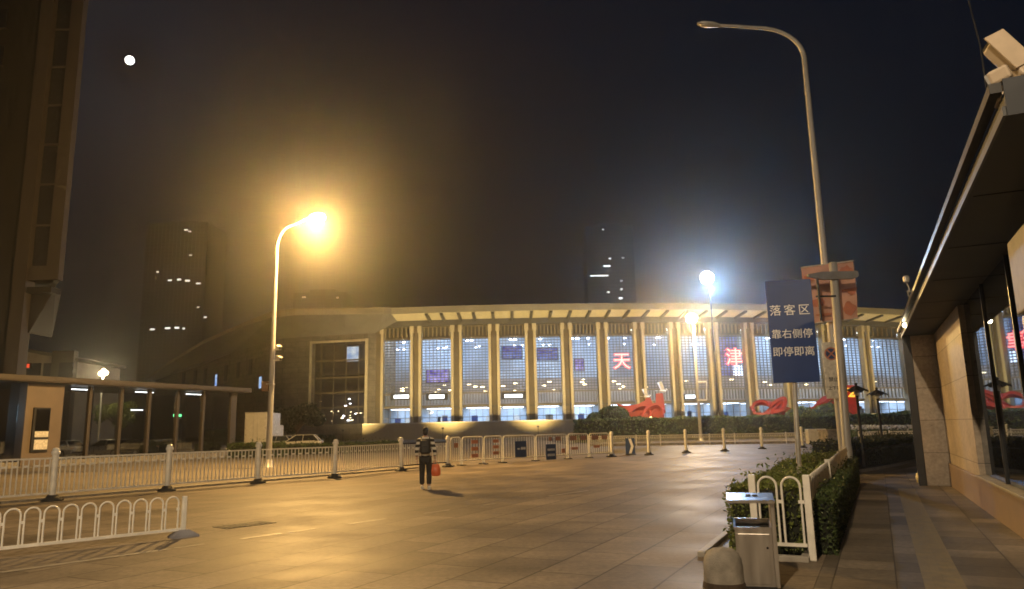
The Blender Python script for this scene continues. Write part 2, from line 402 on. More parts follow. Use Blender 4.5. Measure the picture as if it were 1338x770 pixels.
# lawn / planting ground below the far hedge
sheet('planting_ground', [at(740, 560, 76), at(1330, 560, 76), at(1330, 560, 128), at(700, 560, 128)], 0.012, M['soil'])

# drain cover
dc = ground(320, 686.5)
d = thing('drain_cover', 'dark rectangular drain cover set in the plaza paving near the arched fence', 'drain cover', (dc.x, dc.y, 0), -R(40))
mb = MB(); mb.box((0, 0, .008), (0.5, 1.0, .012)); mb.build('cover_plate', M['rubber'], d, True)
mb = MB()
for i in range(9): mb.box((0, -.42+i*.105, .017), (.42, .03, .006))
mb.build('grate', M['rubber'], d, True)

# ------------------------------------------------------------------ moon
mpos = at(169.5, 79, 2000)
mb = MB(); mb.ball(mpos, 13.0, 24)
mo = mb.build('moon', emit('moon_surface', (1, 0.96, 0.88), 6)); tag(mo, 'bright full moon high in the dark sky beside the tower', 'moon')

# ------------------------------------------------------------------ street lamps
def spot_light(name, parent, loc, colr, power, radius=0.12, ltype='POINT', target=None, angle=120, blend=0.6):
    ld = bpy.data.lights.new(name, ltype); ld.energy = power; ld.color = colr
    if ltype in ('POINT', 'SPOT'): ld.shadow_soft_size = radius
    if ltype == 'SPOT': ld.spot_size = R(angle); ld.spot_blend = blend
    o = bpy.data.objects.new(name, ld); col.objects.link(o)
    if parent is not None: o.parent = parent; loc = Vector(loc)-origin(parent)
    o.location = loc
    if target is not None:
        dv = Vector(target)-(Vector(loc)+(origin(parent) if parent is not None else Vector((0, 0, 0))))
        o.rotation_euler = dv.to_track_quat('-Z', 'Y').to_euler()
    return o
SODIUM = (1.0, 0.57, 0.17); SODIUM2 = (1.0, 0.62, 0.20); BLUEW = (0.28, 0.54, 1.0); COOL = (0.80, 0.88, 1.0)
M['lampglow_s'] = emit('sodium_lens', (1.0, 0.75, 0.34), 90)
M['lampglow_w'] = emit('warm_white_lens', (1.0, 0.86, 0.5), 140)
M['lampglow_b'] = emit('cool_white_lens', (0.75, 0.88, 1.0), 160)
M['lamphead'] = mat('lamp_housing', (0.4, 0.4, 0.4), 0.4, 0.3)

def street_lamp(base, top_z, arm, label, mpole, colr=None, power=0, lens=None, bend=1.4, r0=0.10, r1=0.045, rise=0.35, headlen=0.75, group=None, lr=None):
    """curved pole: base point, height of the arm end, horizontal arm vector"""
    t = thing('street_lamp', label, 'street lamp', base, 0, group)
    b = Vector(base); arm = Vector(arm); L = arm.length; ad = arm.normalized()
    zs = top_z-rise-bend
    pts = [b, b+Z*zs*0.35, b+Z*zs*0.7, b+Z*zs]; n = 8
    for i in range(1, n+1):
        a = math.pi/2*i/n
        pts.append(b+Z*zs+ad*(L*0.55)*(1-math.cos(a))+Z*bend*math.sin(a))
    pts.append(b+ad*(L*0.8)+Z*(zs+bend+rise*.6)); pts.append(b+ad*L+Z*(zs+bend+rise))
    k = len(pts); rs = [r0+(r1-r0)*min(1, i/(k-3)) for i in range(k)]
    rs[0] = r0; rs[1] = r0*.86; rs[2] = r0*.7; rs[3] = r0*.6
    for i in range(4, k): rs[i] = r0*.6+(r1-r0*.6)*((i-3)/(k-4))
    mb = MB(); mb.tube(pts, rs, 14); mb.build('pole', mpole, t)
    mb = MB(); mb.lathe([(r0*2, 0), (r0*2, .03), (r0*1.25, .05), (r0*1.2, .35), (r0*1.02, .4)], b, 14); mb.build('base_flange', mpole, t)
    e = pts[-1]; d = (ad+Z*0.12).normalized(); sd = d.cross(Z).normalized(); nn = sd.cross(d)
    rows = []
    for (s, w, h) in ((0, .05, .05), (.12, .1, .07), (.35, .16, .09), (.8, .15, .08), (1, .06, .04)):
        c = e+d*(s*headlen)
        rows.append([c+sd*w*math.cos(a)+nn*h*math.sin(a) for a in [2*math.pi*j/12 for j in range(12)]])
    mb = MB(); mb.loft(rows, True, True); mb.add(rows[0], [tuple(range(12))]); mb.add(rows[-1], [tuple(range(12))]); mb.build('lamp_head', M['lamphead'], t)
    c = e+d*headlen*0.6-nn*.07
    if lens is not None:
        mb = MB(); mb.ball((0, 0, 0), lr or (headlen*.36, .14, .10), 16, frame(d, sd, nn, c)); mb.build('lens', lens, t)  # an explicit size exceeds a real lens, imitating the lamp's bloom
        spot_light('lamp_light', t, c-nn*((lr[2] if lr else .1)+.22), colr, power, .14)
    else:
        mb = MB(); mb.ball((0, 0, 0), (headlen*.3, .12, .05), 14, frame(d, sd, nn, c+nn*.02)); mb.build('lens', M['galv'], t)
    return t
P_L1, P_L2, P_L3 = 27000, 17000, 17000
hd = at(413, 287, 38); bs = at(357, 440, 38); bs.z = 0
L1 = street_lamp(bs, hd.z+.1, Vector((hd.x-bs.x-.4, 0, 0)), 'lit sodium street lamp with curved arm standing behind the white road railing', M['polegrey'], SODIUM, P_L1, M['lampglow_s'], bend=1.3, r0=.16, r1=.06, lr=(.44, .30, .26))
# things fixed to its pole
def cctv(name, base, aim, label, group=None, s=1.0, arm=None):
    base = Vector(base); aim = Vector(aim).normalized(); sd = aim.cross(Z).normalized(); nn = sd.cross(aim)
    t = thing(name, label, 'camera', base, 0, group)
    c = base+(Vector(arm) if arm is not None else Vector((0, 0, .12*s)))
    mb = MB(); mb.bar(base, c, .05*s, .05*s); mb.build('bracket', M['white_dirty'], t)
    mb = MB(); mb.box((0, 0, .0), (.11*s, .32*s, .11*s), frame(sd, aim, nn, c+nn*.06*s), .012*s); mb.build('housing', M['white_dirty'], t)
    mb = MB(); mb.box((0, .03*s, .068*s), (.15*s, .38*s, .014*s), frame(sd, aim, nn, c+nn*.06*s)); mb.build('sun_shield', M['white'], t)
    mb = MB(); mb.lathe([(.042*s, 0), (.042*s, .02*s)], (0, 0, 0), 12, frame(sd, nn, aim, c+aim*.16*s+nn*.06*s)); mb.build('lens', M['blackiron'], t)
    return t
pz = at(357, 457, 37.85)
cctv('cctv_camera', (bs.x+.1, 37.9, pz.z), (0.6, -1, -.3), 'upper white camera on the lit street lamp pole', None, 1.5, (.25, -.05, .0))
pz = at(357, 471, 37.85)
cctv('cctv_camera', (bs.x+.1, 37.9, pz.z), (0.8, -1, -.3), 'lower white camera on the lit street lamp pole', None, 1.5, (.27, -.05, .0))
pz = at(350, 505, 37.8)
t = thing('control_box', 'small brown control box strapped to the lit street lamp pole', 'control box', (bs.x-.25, 37.85, pz.z))
mb = MB(); mb.box((bs.x-.25, 37.85, pz.z), (.34, .22, .5), None, .02); mb.build('box_body', mat('box_brown', (.22, .13, .07), .6), t)
mb = MB(); mb.box((bs.x, 37.86, pz.z+.12), (.36, .34, .04)); mb.build('strap', M['galv'], t)

hd = at(907, 419, 80); bs2 = at(911, 500, 80); bs2.z = 0
L2 = street_lamp(bs2, hd.z+.1, (hd.x-bs2.x-.3, -.5, 0), 'warm lit lamp on a pale pole before the station with sign bracket below', M['polegrey'], SODIUM2, P_L2, M['lampglow_w'], bend=.25, rise=.1, r0=.20, r1=.09, headlen=1.0, lr=(.85, .6, .5))
pa, pb = at(912, 499, 79.8), at(912, 523, 79.8)
t = thing('bracket_frame', 'pale rectangular bracket frame fixed low on the warm lit pole', 'bracket', pa)
for p in (pa, pb):
    mb = MB(); mb.bar(p, p+Vector((.95, 0, 0)), .1, .16); mb.build('arm', M['white'], t)
mb = MB(); mb.tube([pa+Vector((.93, 0, 0)), pb+Vector((.93, 0, 0))], .05); mb.build('upright', M['white'], t)
pq = at(901, 518.5, 79.8)
t = thing('light_box', 'small glowing white box sign on the warm lit pole', 'sign', pq)
mb = MB(); mb.box(pq, (1.25, .16, .6), None, .05); mb.build('casing', M['darkmetal'], t)
mb = MB(); mb.box(pq+Vector((.05, -.09, 0)), (1.05, .03, .36)); mb.build('lit_face', emit('lit_face', (.85, .93, 1), 3.5), t)

hd = at(927, 366, 92); bs3 = at(934, 470, 92); bs3.z = 0
L3 = street_lamp(bs3, hd.z+.1, (hd.x-bs3.x-.2, -.3, 0), 'tall floodlight mast with brilliant bluish white light, highest lamp by the station', M['darkmetal'], BLUEW, P_L3, M['lampglow_b'], bend=.3, rise=.1, r0=.17, r1=.08, headlen=1.1, lr=(.85, .8, .75))

# the unlit lamp at right
ub = uv(25.2, -1.07); utop = at(1052, 66, ub.y); uend = at(940, 34, ub.y)
uz = uend.z
LU = street_lamp((ub.x, ub.y, 0), uz+.02, (uend.x-ub.x, 0, 0), 'unlit street lamp with long arm above the blue sign', M['polegrey'], bend=1.15, rise=.12, r0=.135, r1=.05, headlen=.75)
# repeats of the sodium lamp behind the viewer
for (x, y, ax) in ((-7.0, -6.0, 1.8), (9.0, -24.0, -1.8)):
    c = copy_tree(L1); c.location = (x, y, 0)
    c['label'] = 'sodium street lamp on the near side of the plaza' if x < 0 else 'sodium street lamp further back on the near side'
    for ch in c.children:
        if ch.type == 'LIGHT': ch.data = ch.data.copy(); ch.data.energy = 12000 if x < 0 else 5000; ch.data.color = (1, .74, .45)

# ------------------------------------------------------------------ road barrier (left)
posts_px = [(68, 655), (218, 642), (337, 632), (437, 625), (524, 615.5), (585, 610.5)]
pp = [ground(x, y) for x, y in posts_px]
pp = [pp[0]-(pp[1]-pp[0])] + pp
pl = ['white barrier post beyond the left end of the road railing', 'large white barrier post with round cap nearest the arched fence, leftmost standing clear', 'second white barrier post from the left, in front of the glass pavilion',
      'white barrier post just left of the lit street lamp pole', 'white barrier post in front of the stone corner of the station', 'white barrier post just left of the walking person', 'white barrier post just right of the walking person']
ROADP = 'posts of the white road railing'
def post_parts(t, h=1.36, r=.085, foot=.27, local=True):
    mb = MB(); mb.lathe([(r, .08), (r, h-.13)], (0, 0, 0), 18); mb.build('shaft', M['white'], t, True)
    mb = MB(); mb.lathe([(r*1.25, h-.13), (r*1.3, h-.1), (r*1.3, h-.05), (r*.95, h-.045), (r*1.12, h-.02), (r*.8, h+.035), (.01, h+.05)], (0, 0, 0), 18); mb.build('cap', M['white'], t, True)
    mb = MB()
    pr = [(foot, 0), (foot, .05), (foot*.62, .09), (foot*.5, .14), (r*1.3, .16)]
    mb.lathe(pr, (0, 0, 0), 10); mb.build('foot', M['rubber'], t, True)
proto = None
for i, p in enumerate(pp):
    if proto is None:
        proto = thing('barrier_post', pl[i], 'post', (p.x, p.y, 0.004), 0, ROADP); post_parts(proto); o = proto
    else:
        o = copy_tree(proto); o.location = (p.x, p.y, 0.004); o['label'] = pl[i]
    o.rotation_euler = (R(random.uniform(-1.2, 1.2)), R(random.uniform(-1.2, 1.2)), random.uniform(0, 3))
RAILG = 'panels of the white road railing'
def rail_panel(a, b, label, dark=False):
    d = b-a; L = d.length-.2; ang = math.atan2(d.y, d.x); c = (a+b)/2
    t = thing('railing_panel', label, 'railing', (c.x, c.y, 0.004), ang, RAILG)
    z0, z1 = .16+.05, 1.13; w = M['white']
    mr = M['darkmetal'] if dark else w
    mb = MB(); mb.box((0, 0, z1), (L, .045, .045)); mb.build('top_rail', mr, t, True)
    mb = MB(); mb.box((0, 0, z0), (L, .045, .05)); mb.build('bottom_rail', mr, t, True)
    n = int(L/.135); me = None; mk = None
    for k in range(n+1):
        x = -L/2+.04+(L-.08)*k/n
        if me is None:
            mb = MB(); mb.box((0, 0, (z0+z1)/2), (.028, .022, z1-z0-.05)); o = mb.build('picket', w, t, True); me = o.data; o.location = (x, 0, 0)
        else: link('picket', me, t, (x, 0, 0))
        if k % 2 == 0 and k < n:
            x2 = x+(L-.08)/n*.5
            if mk is None:
                mb = MB(); mb.box((0, 0, z1-.19), ((L-.08)/n-.03, .026, .055)); o = mb.build('tie_plate', w, t, True); mk = o.data; o.location = (x2, 0, 0)
            else: link('tie_plate', mk, t, (x2, 0, 0))
    return t
names = ['white railing panel running out of view past the left end', 'white railing panel before the stone pier and notice board of the pavilion', 'white railing panel before the glass side of the pavilion',
         'white railing panel before the white truck and the lit lamp pole', 'white railing panel before the dark bush and station corner', 'dark railed panel behind the walking person']
for i in range(6): rail_panel(pp[i], pp[i+1], names[i], i == 5)

# ------------------------------------------------------------------ arched low fence, front left
fa, fb = ground(-30, 733), ground(241, 702)
d = fb-fa; ang = math.atan2(d.y, d.x); L = d.length
t = thing('arched_fence', 'low white fence of round arches in the left foreground', 'fence', (fa.x, fa.y, 0.004), ang)
n = 11; st = (L-.10)/n; H = .66
mb = MB(); mb.box((L/2, 0, .13), (L, .035, .045)); mb.build('bottom_rail', M['white'], t, True)
mb = MB(); r = st*.40
pts = [(-r, 0, .13)]+[(-r*math.cos(a), 0, H-r+r*math.sin(a)) for a in [math.pi*k/12 for k in range(13)]]+[(r, 0, .13)]
mb.tube(pts, .014, 8); ar = mb.build('arch', M['white'], t, True); ar.location = (st*.5, 0, 0)
for k in range(1, n): link('arch', ar.data, t, (st*(k+.5), 0, 0))
mb = MB(); mb.box((0, 0, H-.2), (st*.2, .02, .045)); tp = mb.build('tie_plate', M['white'], t, True); tp.location = (st, 0, 0)
for k in range(2, n+1): link('tie_plate', tp.data, t, (st*k-(.03 if k == n else 0), 0, 0))
mb = MB(); mb.box((L-.03, 0, .36), (.07, .07, .60), None, .01); mb.build('end_post', M['white'], t, True)
mb = MB()
mb.loft([[(L-.22, -.15, 0), (L+.19, -.15, 0), (L+.19, .15, 0), (L-.22, .15, 0)], [(L-.21, -.145, .035), (L+.18, -.145, .035), (L+.18, .145, .035), (L-.21, .145, .035)], [(L-.10, -.06, .12), (L+.05, -.06, .12), (L+.05, .06, .12), (L-.10, .06, .12)]], True)
mb.add([(L-.10, -.06, .12), (L+.05, -.06, .12), (L+.05, .06, .12), (L-.10, .06, .12)], [(0, 1, 2, 3)]); mb.build('foot', M['grey_foot'], t, True)

# ------------------------------------------------------------------ crowd barriers, middle
CB = 'white crowd barriers with reflective boards'
cpx = [(588, 609.5), (603, 608.5), (632, 606.5), (657, 604.8), (700, 602.3), (742, 600), (770, 598.4), (797, 597)]
cp = [ground(x, y) for x, y in cpx]
def crowd_barrier(a, b, label, boards=(), npk=8, h=1.32, orange=()):
    d = b-a; L = d.length-.06; ang = math.atan2(d.y, d.x); c = (a+b)/2
    t = thing('crowd_barrier', label, 'barrier', (c.x, c.y, 0.004), ang, CB)
    mb = MB()
    x, z0 = L/2-.03, .22; rr = .12
    pts = [(-x, 0, .02), (-x, 0, h-rr)]+[(-x+rr-rr*math.cos(a_), 0, h-rr+rr*math.sin(a_)) for a_ in (R(30), R(60), R(90))]+[(x-rr+rr*math.sin(a_), 0, h-rr+rr*math.cos(a_)) for a_ in (0, R(30), R(60))]+[(x, 0, h-rr), (x, 0, .02)]
    mb.tube(pts, .03, 8); mb.tube([(-x, 0, z0), (x, 0, z0)], .025, 8); mb.build('frame', M['white'], t, True)
    me = None
    for k in range(1, npk):
        xx = -x+2*x*k/npk
        if me is None: mb = MB(); mb.tube([(0, 0, z0), (0, 0, h)], .012, 6); o = mb.build('picket', M['white_dirty'], t, True); me = o.data; o.location = (xx, 0, 0)
        else: link('picket', me, t, (xx, 0, 0))
    for s in (-1, 1):
        mb = MB(); mb.box((s*x, 0, .02), (.06, .5, .04)); mb.build('foot', M['darkmetal'], t, True)
    for (bx, bz, bw, bh, mm) in boards:
        mb = MB(); mb.box((bx*L, -.035, bz), (bw, .02, bh), None, .006); mb.build('reflector', M[mm], t, True)
    return t
crowd_barrier(cp[0], cp[1], 'narrow white barrier at the left end of the barrier row beside the person', [(0, .95, .25, .22, 'brownblock')], 5)
crowd_barrier(cp[1], cp[2], 'white barrier with three stacked red blocks, second in the barrier row', [(.08, z, .45, .17, 'redblock') for z in (.42, .75, 1.08)], 7)
crowd_barrier(cp[2], cp[3], 'white barrier with three faded red blocks left of the square blue boards', [(.12, z, .4, .15, 'redblock') for z in (.5, .8, 1.08)], 7)
crowd_barrier(cp[3], cp[4], 'white barrier carrying the higher square navy board', [(-.35, .6, .18, .3, 'yellow')][:0], 12)
crowd_barrier(cp[4], cp[5], 'white barrier carrying the lower navy board and an orange block', [(.36, .45, .22, .22, 'redblock'), (.2, 1.1, .35, .2, 'brownblock'), (-.05, 1.1, .2, .2, 'brownblock')], 12)
crowd_barrier(cp[5], cp[6], 'white barrier with two brown boards along its top, right of the navy boards', [(-.25, 1.1, .5, .24, 'brownblock'), (.25, 1.1, .42, .24, 'brownblock'), (-.2, .55, .5, .14, 'redblock')], 9)
crowd_barrier(cp[6], cp[7], 'white barrier at the right end of the barrier row', [(-.22, 1.1, .5, .24, 'brownblock'), (.25, 1.1, .42, .24, 'brownblock'), (-.15, .6, .45, .14, 'redblock')], 9)
def board(px, py, Y, w, h, label, rows, ang=-R(5)):
    c = at(px, py, Y); t = thing('direction_board', label, 'sign', c, ang, None)
    mb = MB(); mb.box((0, 0, 0), (w, .03, h), None, .01); mb.build('board_face', M['navysign'], t, True)
    mb = MB()
    for (x, z, ww, hh) in rows: mb.box((x*w, -.018, z*h), (ww*w, .006, hh*h))
    mb.build('print', mat('print_white', (.55, .58, .65), .5, var=.4, scale=14), t, True)
    for s in (-1, 1):
        mb = MB(); mb.box((s*w*.35, .03, h*.45), (.03, .05, .06)); mb.build('hook', M['galv'], t, True)
ybar = (cp[3].y+cp[4].y)/2
board(680.5, 587, ybar-.25, .72, .80, 'square navy direction board on the barriers, left and higher one', [(.2, .05, .42, .16), (-.2, .02, .22, .1)], -R(4)+math.atan2((cp[4]-cp[3]).y, (cp[4]-cp[3]).x))
board(720, 590.5, (cp[4].y+cp[5].y)/2-.3, .68, .80, 'navy direction board with two pale bands on the barriers, right and lower one', [(0, .14, .75, .14), (0, -.2, .75, .15)], math.atan2((cp[5]-cp[4]).y, (cp[5]-cp[4]).x))
# arrow board
c = ground(824, 594.5); t = thing('arrow_board', 'upright dark board with a white chevron standing by the right end of the barriers', 'sign', (c.x, c.y, .004), R(-3))
mb = MB(); mb.box((0, 0, .52), (.56, .05, .92), None, .02); mb.build('board_face', M['navysign'], t, True)
mb = MB(); mb.add([(-.1, -.03, .95), (.06, -.03, .95), (.2, -.03, .5), (.06, -.03, .08), (-.1, -.03, .08), (.04, -.03, .5)], [(0, 5, 2, 1), (5, 4, 3, 2)]); mb.build('chevron', M['lettering'], t, True)
mb = MB(); mb.box((0, 0, .03), (.6, .4, .06), None, .015); mb.build('foot', M['rubber'], t, True)
# brush leaning / small dark tool on the barrier is left to the boards

# ------------------------------------------------------------------ free-standing white bollards at the plaza edge
BP = 'free standing white bollards along the far plaza edge'
bl = ['white bollard right behind the chevron board', 'white bollard second from the chevron board', 'white bollard in the bright reflection, third from the chevron board', 'white bollard fourth from the chevron board', 'white bollard beside the blue sign post, farthest right', 'white bollard at the right end of the crowd barriers']
for i, (x, y) in enumerate([(848, 595), (897, 592), (947, 590), (996, 587), (1049, 585.5), (797, 597.5)]):
    p = ground(x, y)
    o = copy_tree(proto); o.name = 'bollard'; o.location = (p.x+(.12 if i == 5 else 0), p.y, .004); o['label'] = bl[i]; o['group'] = BP
    o.scale = (1.05, 1.05, 1.02 if i < 5 else 1); o.rotation_euler = (0, R(random.uniform(-1, 1)), random.uniform(0, 3))

# far white railing in panels
FR = 'panels of the far white railing in front of the hedge'
fr0, fr1 = ground(770, 583.5), ground(1062, 579)
def far_panel(a, b, first, label):
    d = b-a; L = d.length; ang = math.atan2(d.y, d.x); c = (a+b)/2
    if first is not None:
        t = copy_tree(first); t.location = (c.x, c.y, 0); t.rotation_euler = (0, 0, ang); t['label'] = label; return t
    t = thing('far_railing', label, 'railing', (c.x, c.y, 0), ang, FR)
    mb = MB(); mb.box((0, 0, .86), (L-.02, .05, .05)); mb.build('top_rail', M['white'], t, True)
    mb = MB(); mb.box((0, 0, .62), (L-.02, .03, .03))
    n = 22
    for k in range(n): mb.box((-L/2+L*(k+.5)/n, 0, .45), (.035, .03, .78))
    for k in range(0, n, 2): mb.box((-L/2+L*(k+1)/n, -.01, .70), (L/n, .035, .09))
    mb.build('pickets', M['white_dirty'], t, True)
    mb = MB(); mb.box((0, 0, .10), (L-.02, .08, .2)); mb.build('bottom_rail', M['concrete'], t, True)
    mb = MB(); mb.box((-L/2, 0, .48), (.09, .09, .96), None, .015); mb.build('end_post', M['white'], t, True)
    return t
nf = 9; first = None
for i in range(nf):
    a, b = fr0.lerp(fr1, i/nf), fr0.lerp(fr1, (i+1)/nf)
    lab = 'far white railing panel, ' + ['leftmost, behind the barrier end', 'behind the chevron board', 'just right of the chevron board', 'behind the second bollard', 'left of the warm reflection', 'below the warm lamp pole', 'behind the third bollard', 'behind the fourth bollard', 'rightmost, beside the blue sign post'][i]
    o = far_panel(a, b, first, lab)
    if first is None: first = o
g0, g1 = ground(1122, 579), ground(1330, 576)
for i in range(5):
    a, b = g0.lerp(g1, i/5), g0.lerp(g1, (i+1)/5)
    far_panel(a, b, first, ['far white railing panel right of the grey post', 'far white railing panel behind the first dark garden lamp', 'far white railing panel behind the second dark garden lamp', 'far white railing panel left of the dark canopy column', 'far white railing panel hidden partly by the stone pier'][i])
# concrete block and white box by the pole
c = ground(1089, 588.5); t = thing('concrete_block', 'pale square concrete block standing left of the grey post', 'block', (c.x, c.y, .004), R(8))
mb = MB(); mb.box((0, 0, .58), (1.2, 1.0, 1.16), None, .05); mb.build('block_body', M['concrete'], t, True)
mb = MB(); mb.box((0, 0, 1.2), (1.3, 1.1, .08), None, .02); mb.build('cap_slab', M['concrete'], t, True)
c = ground(1067, 580.5); t = thing('white_cabinet', 'low white cabinet at the end of the far railing', 'cabinet', (c.x, c.y, .004), R(4))
mb = MB(); mb.box((0, 0, .6), (1.45, .6, 1.16), None, .03); mb.build('cabinet_body', M['white'], t, True)
mb = MB(); mb.box((.35, -.31, .62), (.5, .02, .8)); mb.build('cabinet_door', M['white_dirty'], t, True)
# ================================================================== foliage helper
def leaves(name, m, pts_fn, n, size, parent=None, kind=None):
    vs = []; fs = []
    o0 = origin(parent) if parent is not None else Vector((0, 0, 0))
    for i in range(n):
        p = pts_fn()-o0; a = Vector((random.gauss(0, 1), random.gauss(0, 1), random.gauss(0, 1))).normalized()
        b = a.orthogonal().normalized(); c = a.cross(b); th = random.uniform(0, 6.28)
        x = b*math.cos(th)+c*math.sin(th); y = a.cross(x); s = size*random.uniform(.6, 1.3)
        k = len(vs)
        vs += [p-x*s, p-y*s*.45, p+x*s, p+y*s*.45]; fs.append((k, k+1, k+2, k+3))
    me = bpy.data.meshes.new(name); me.from_pydata([tuple(v) for v in vs], [], fs); me.materials.append(m)
    o = bpy.data.objects.new(name, me); col.objects.link(o)
    if parent is not None: o.parent = parent
    return o
def lumpy(name, m, c, r, parent, seed=0, amp=.25, n=20):
    rnd = random.Random(seed); mb = MB(); mb.ball((0, 0, 0), 1, n)
    ph = [(rnd.uniform(1.5, 4), rnd.uniform(1.5, 4), rnd.uniform(1.5, 4), rnd.uniform(0, 6)) for _ in range(4)]
    out = []
    for p in mb.v:
        k = 1+amp*sum(math.sin(a*p.x+b*p.y+cc*p.z+d) for a, b, cc, d in ph)/3
        out.append(Vector(c)+Vector((p.x*r[0]*k, p.y*r[1]*k, p.z*r[2]*k)))
    mb.v = out; return mb.build(name, m, parent)
def hedge_box(label, a, b, w, h, n, size, leaf, base=0.0, cat='hedge', top_wave=.08, stray=.15):
    """clipped hedge from a to b; w to the left of the direction a->b and to its right"""
    a, b = Vector(a), Vector(b); d = (b-a); L = d.length; d.normalize(); s = Vector((-d.y, d.x, 0))
    t = thing('hedge', label, cat, (a.x, a.y, base))
    mb = MB(); rows = []; k = max(4, int(L/.7))
    for i in range(k+1):
        p = a+d*(size*2+(L-size*4)*i/k); e = random.uniform(-.05, .05)*w*2
        hh = h*(1-top_wave*random.random())-size*.6; q = max(w-size*1.2, w*.5)
        rows.append([p-s*(q+e)+Z*base, p-s*(q+e)+Z*(base+hh), p+s*(q-e)+Z*(base+hh), p+s*(q-e)+Z*base])
    mb.loft(rows, True); mb.add(rows[0], [(0, 1, 2, 3)]); mb.add(rows[-1], [(3, 2, 1, 0)])
    mb.build('branches', M['core'], t)
    ar = [(L*h), (L*h), L*w*2, 2*w*h, 2*w*h]; tot = sum(ar)
    lump = [(random.uniform(.3, 2.5), random.uniform(0, 6)) for _ in range(4)]
    def f():
        r = random.random()*tot; x = random.random()*L; off = abs(random.gauss(0, size*.7))
        bump = sum(math.sin(q*x+ph) for q, ph in lump)*.025*h
        if r < ar[0]: return a+d*x-s*(w-off+(random.uniform(-size*2, 0) if random.random() < stray else 0))+Z*(base+random.random()*h)
        if r < ar[0]+ar[1]: return a+d*x+s*(w-off+(random.uniform(0, size*2) if random.random() < stray else 0))+Z*(base+random.random()*h)
        if r < ar[0]+ar[1]+ar[2]: return a+d*x+s*random.uniform(-w, w)+Z*(base+h-off+bump+random.uniform(0, size*.9)+(random.expovariate(1/(size*1.6)) if random.random() < stray else 0))
        e = 0 if r < tot-ar[4] else L
        return a+d*(e+(off if e == 0 else -off))+s*random.uniform(-w, w)+Z*(base+random.random()*h)
    leaves('foliage', leaf, f, n, size, t)
    return t
def tree(label, base, h, cr, cz, n, size, leaf, seed=1, cat='tree', name='tree'):
    rnd = random.Random(seed); t = thing(name, label, cat, base); b = Vector(base)
    mb = MB(); mb.tube([b, b+Vector((.05, 0, h*.3)), b+Vector((-.05, .05, cz)), b+Vector((.1, 0, cz+cr[2]*.5))], [h*.03, h*.024, h*.018, h*.006], 8)
    cl = []
    for i in range(14):
        v = Vector((rnd.gauss(0, 1), rnd.gauss(0, 1), rnd.gauss(0, .9))).normalized()*rnd.uniform(.45, .95)
        c = b+Vector((v.x*cr[0], v.y*cr[1], cz+v.z*cr[2])); cl.append((c, rnd.uniform(.28, .5)))
        mb.tube([b+Vector((0, 0, cz-cr[2]*.7)), (b+Z*cz+c)/2, c], [h*.012, h*.008, h*.003], 5)
    mb.build('trunk', M['bark'], t)
    def f():
        c, k = rnd.choice(cl); v = Vector((random.gauss(0, 1), random.gauss(0, 1), random.gauss(0, 1))).normalized()*(random.random()**.4)
        return c+Vector((v.x*cr[0], v.y*cr[1], v.z*cr[2]))*k
    leaves('crown', leaf, f, n, size, t); return t

# ------------------------------------------------------------------ far hedge, garden, sculptures
hz = 84
ha, hb = at(752, 555, hz), at(1340, 555, hz+6); ha.z = hb.z = 0
hedge_box('long dark clipped hedge in front of the station', ha, hb, 1.3, 2.52, 26000, .14, M['leaf'], stray=0.0, top_wave=.03)
# low flower bed in front of the hedge
f0, f1 = at(1112, 560, 74), at(1330, 560, 76)
o = leaves('flowers', M['flower'], lambda: f0.lerp(f1, random.random())*1.0+Vector((random.gauss(0, .1), random.uniform(-.8, .8), 0))+Z*(-f0.z+1.0+random.uniform(-.1, .35)), 2600, .13); o['kind'] = 'stuff'
o = leaves('bedding_plants', M['leaf'], lambda: f0.lerp(f1, random.random())+Vector((0, random.uniform(-.9, .9), 0))+Z*(-f0.z+random.uniform(.2, 1.0)), 5000, .15); o['kind'] = 'stuff'
def ribbon(mb, pts, Y, depth, th=.12, y1=None, sub=6):
    P = [at(x, y, Y) for x, y in pts]
    # Catmull-Rom
    C = []
    for i in range(len(P)-1):
        a, b, c, d = P[max(i-1, 0)], P[i], P[i+1], P[min(i+2, len(P)-1)]
        for k in range(sub):
            t = k/sub
            C.append(.5*((2*b)+(c-a)*t+(2*a-5*b+4*c-d)*t*t+(3*b-a-3*c+d)*t**3))
    C.append(P[-1]); rows = []
    for i, p in enumerate(C):
        tg = (C[min(i+1, len(C)-1)]-C[max(i-1, 0)]).normalized(); nn = Vector((-tg.z, 0, tg.x)).normalized()*th/2
        sh = Vector((0, depth/2, 0)); tw = Vector((math.sin(i*.35)*.25, 0, math.cos(i*.3)*.3))
        rows.append([p-sh-nn-tw, p-sh+nn-tw, p+sh+nn+tw, p+sh-nn+tw])
    mb.loft(rows, True, False); mb.add(rows[0], [(0, 1, 2, 3)]); mb.add(rows[-1], [(3, 2, 1, 0)])
def dove(parent, px, py, Y, s):
    c = at(px, py, Y); mb = MB(); mb.ball(c, (.42*s, .18*s, .16*s), 10); mb.ball(c+Vector((.42*s, 0, .14*s)), (.13*s, .11*s, .12*s), 8)
    mb.add([c+Vector((-.3*s, 0, 0)), c+Vector((-.85*s, -.2*s, .02*s)), c+Vector((-.85*s, .2*s, .02*s)), c+Vector((-.85*s, 0, .08*s))], [(0, 1, 3), (0, 3, 2), (1, 2, 3), (0, 2, 1)])
    for q in (-1, 1):
        w = [c+Vector((.2*s, q*.1*s, .08*s)), c+Vector((-.2*s, q*.1*s, .08*s)), c+Vector((-.5*s, q*.5*s, .95*s)), c+Vector((-.2*s, q*.55*s, 1.0*s))]
        mb.add(w+[p+Vector((.03, 0, .05)) for p in w], [(0, 1, 2, 3), (7, 6, 5, 4), (0, 3, 7, 4), (1, 5, 6, 2), (3, 2, 6, 7), (0, 4, 5, 1)])
    mb.build('dove', M['dove'], parent)
YS = 97
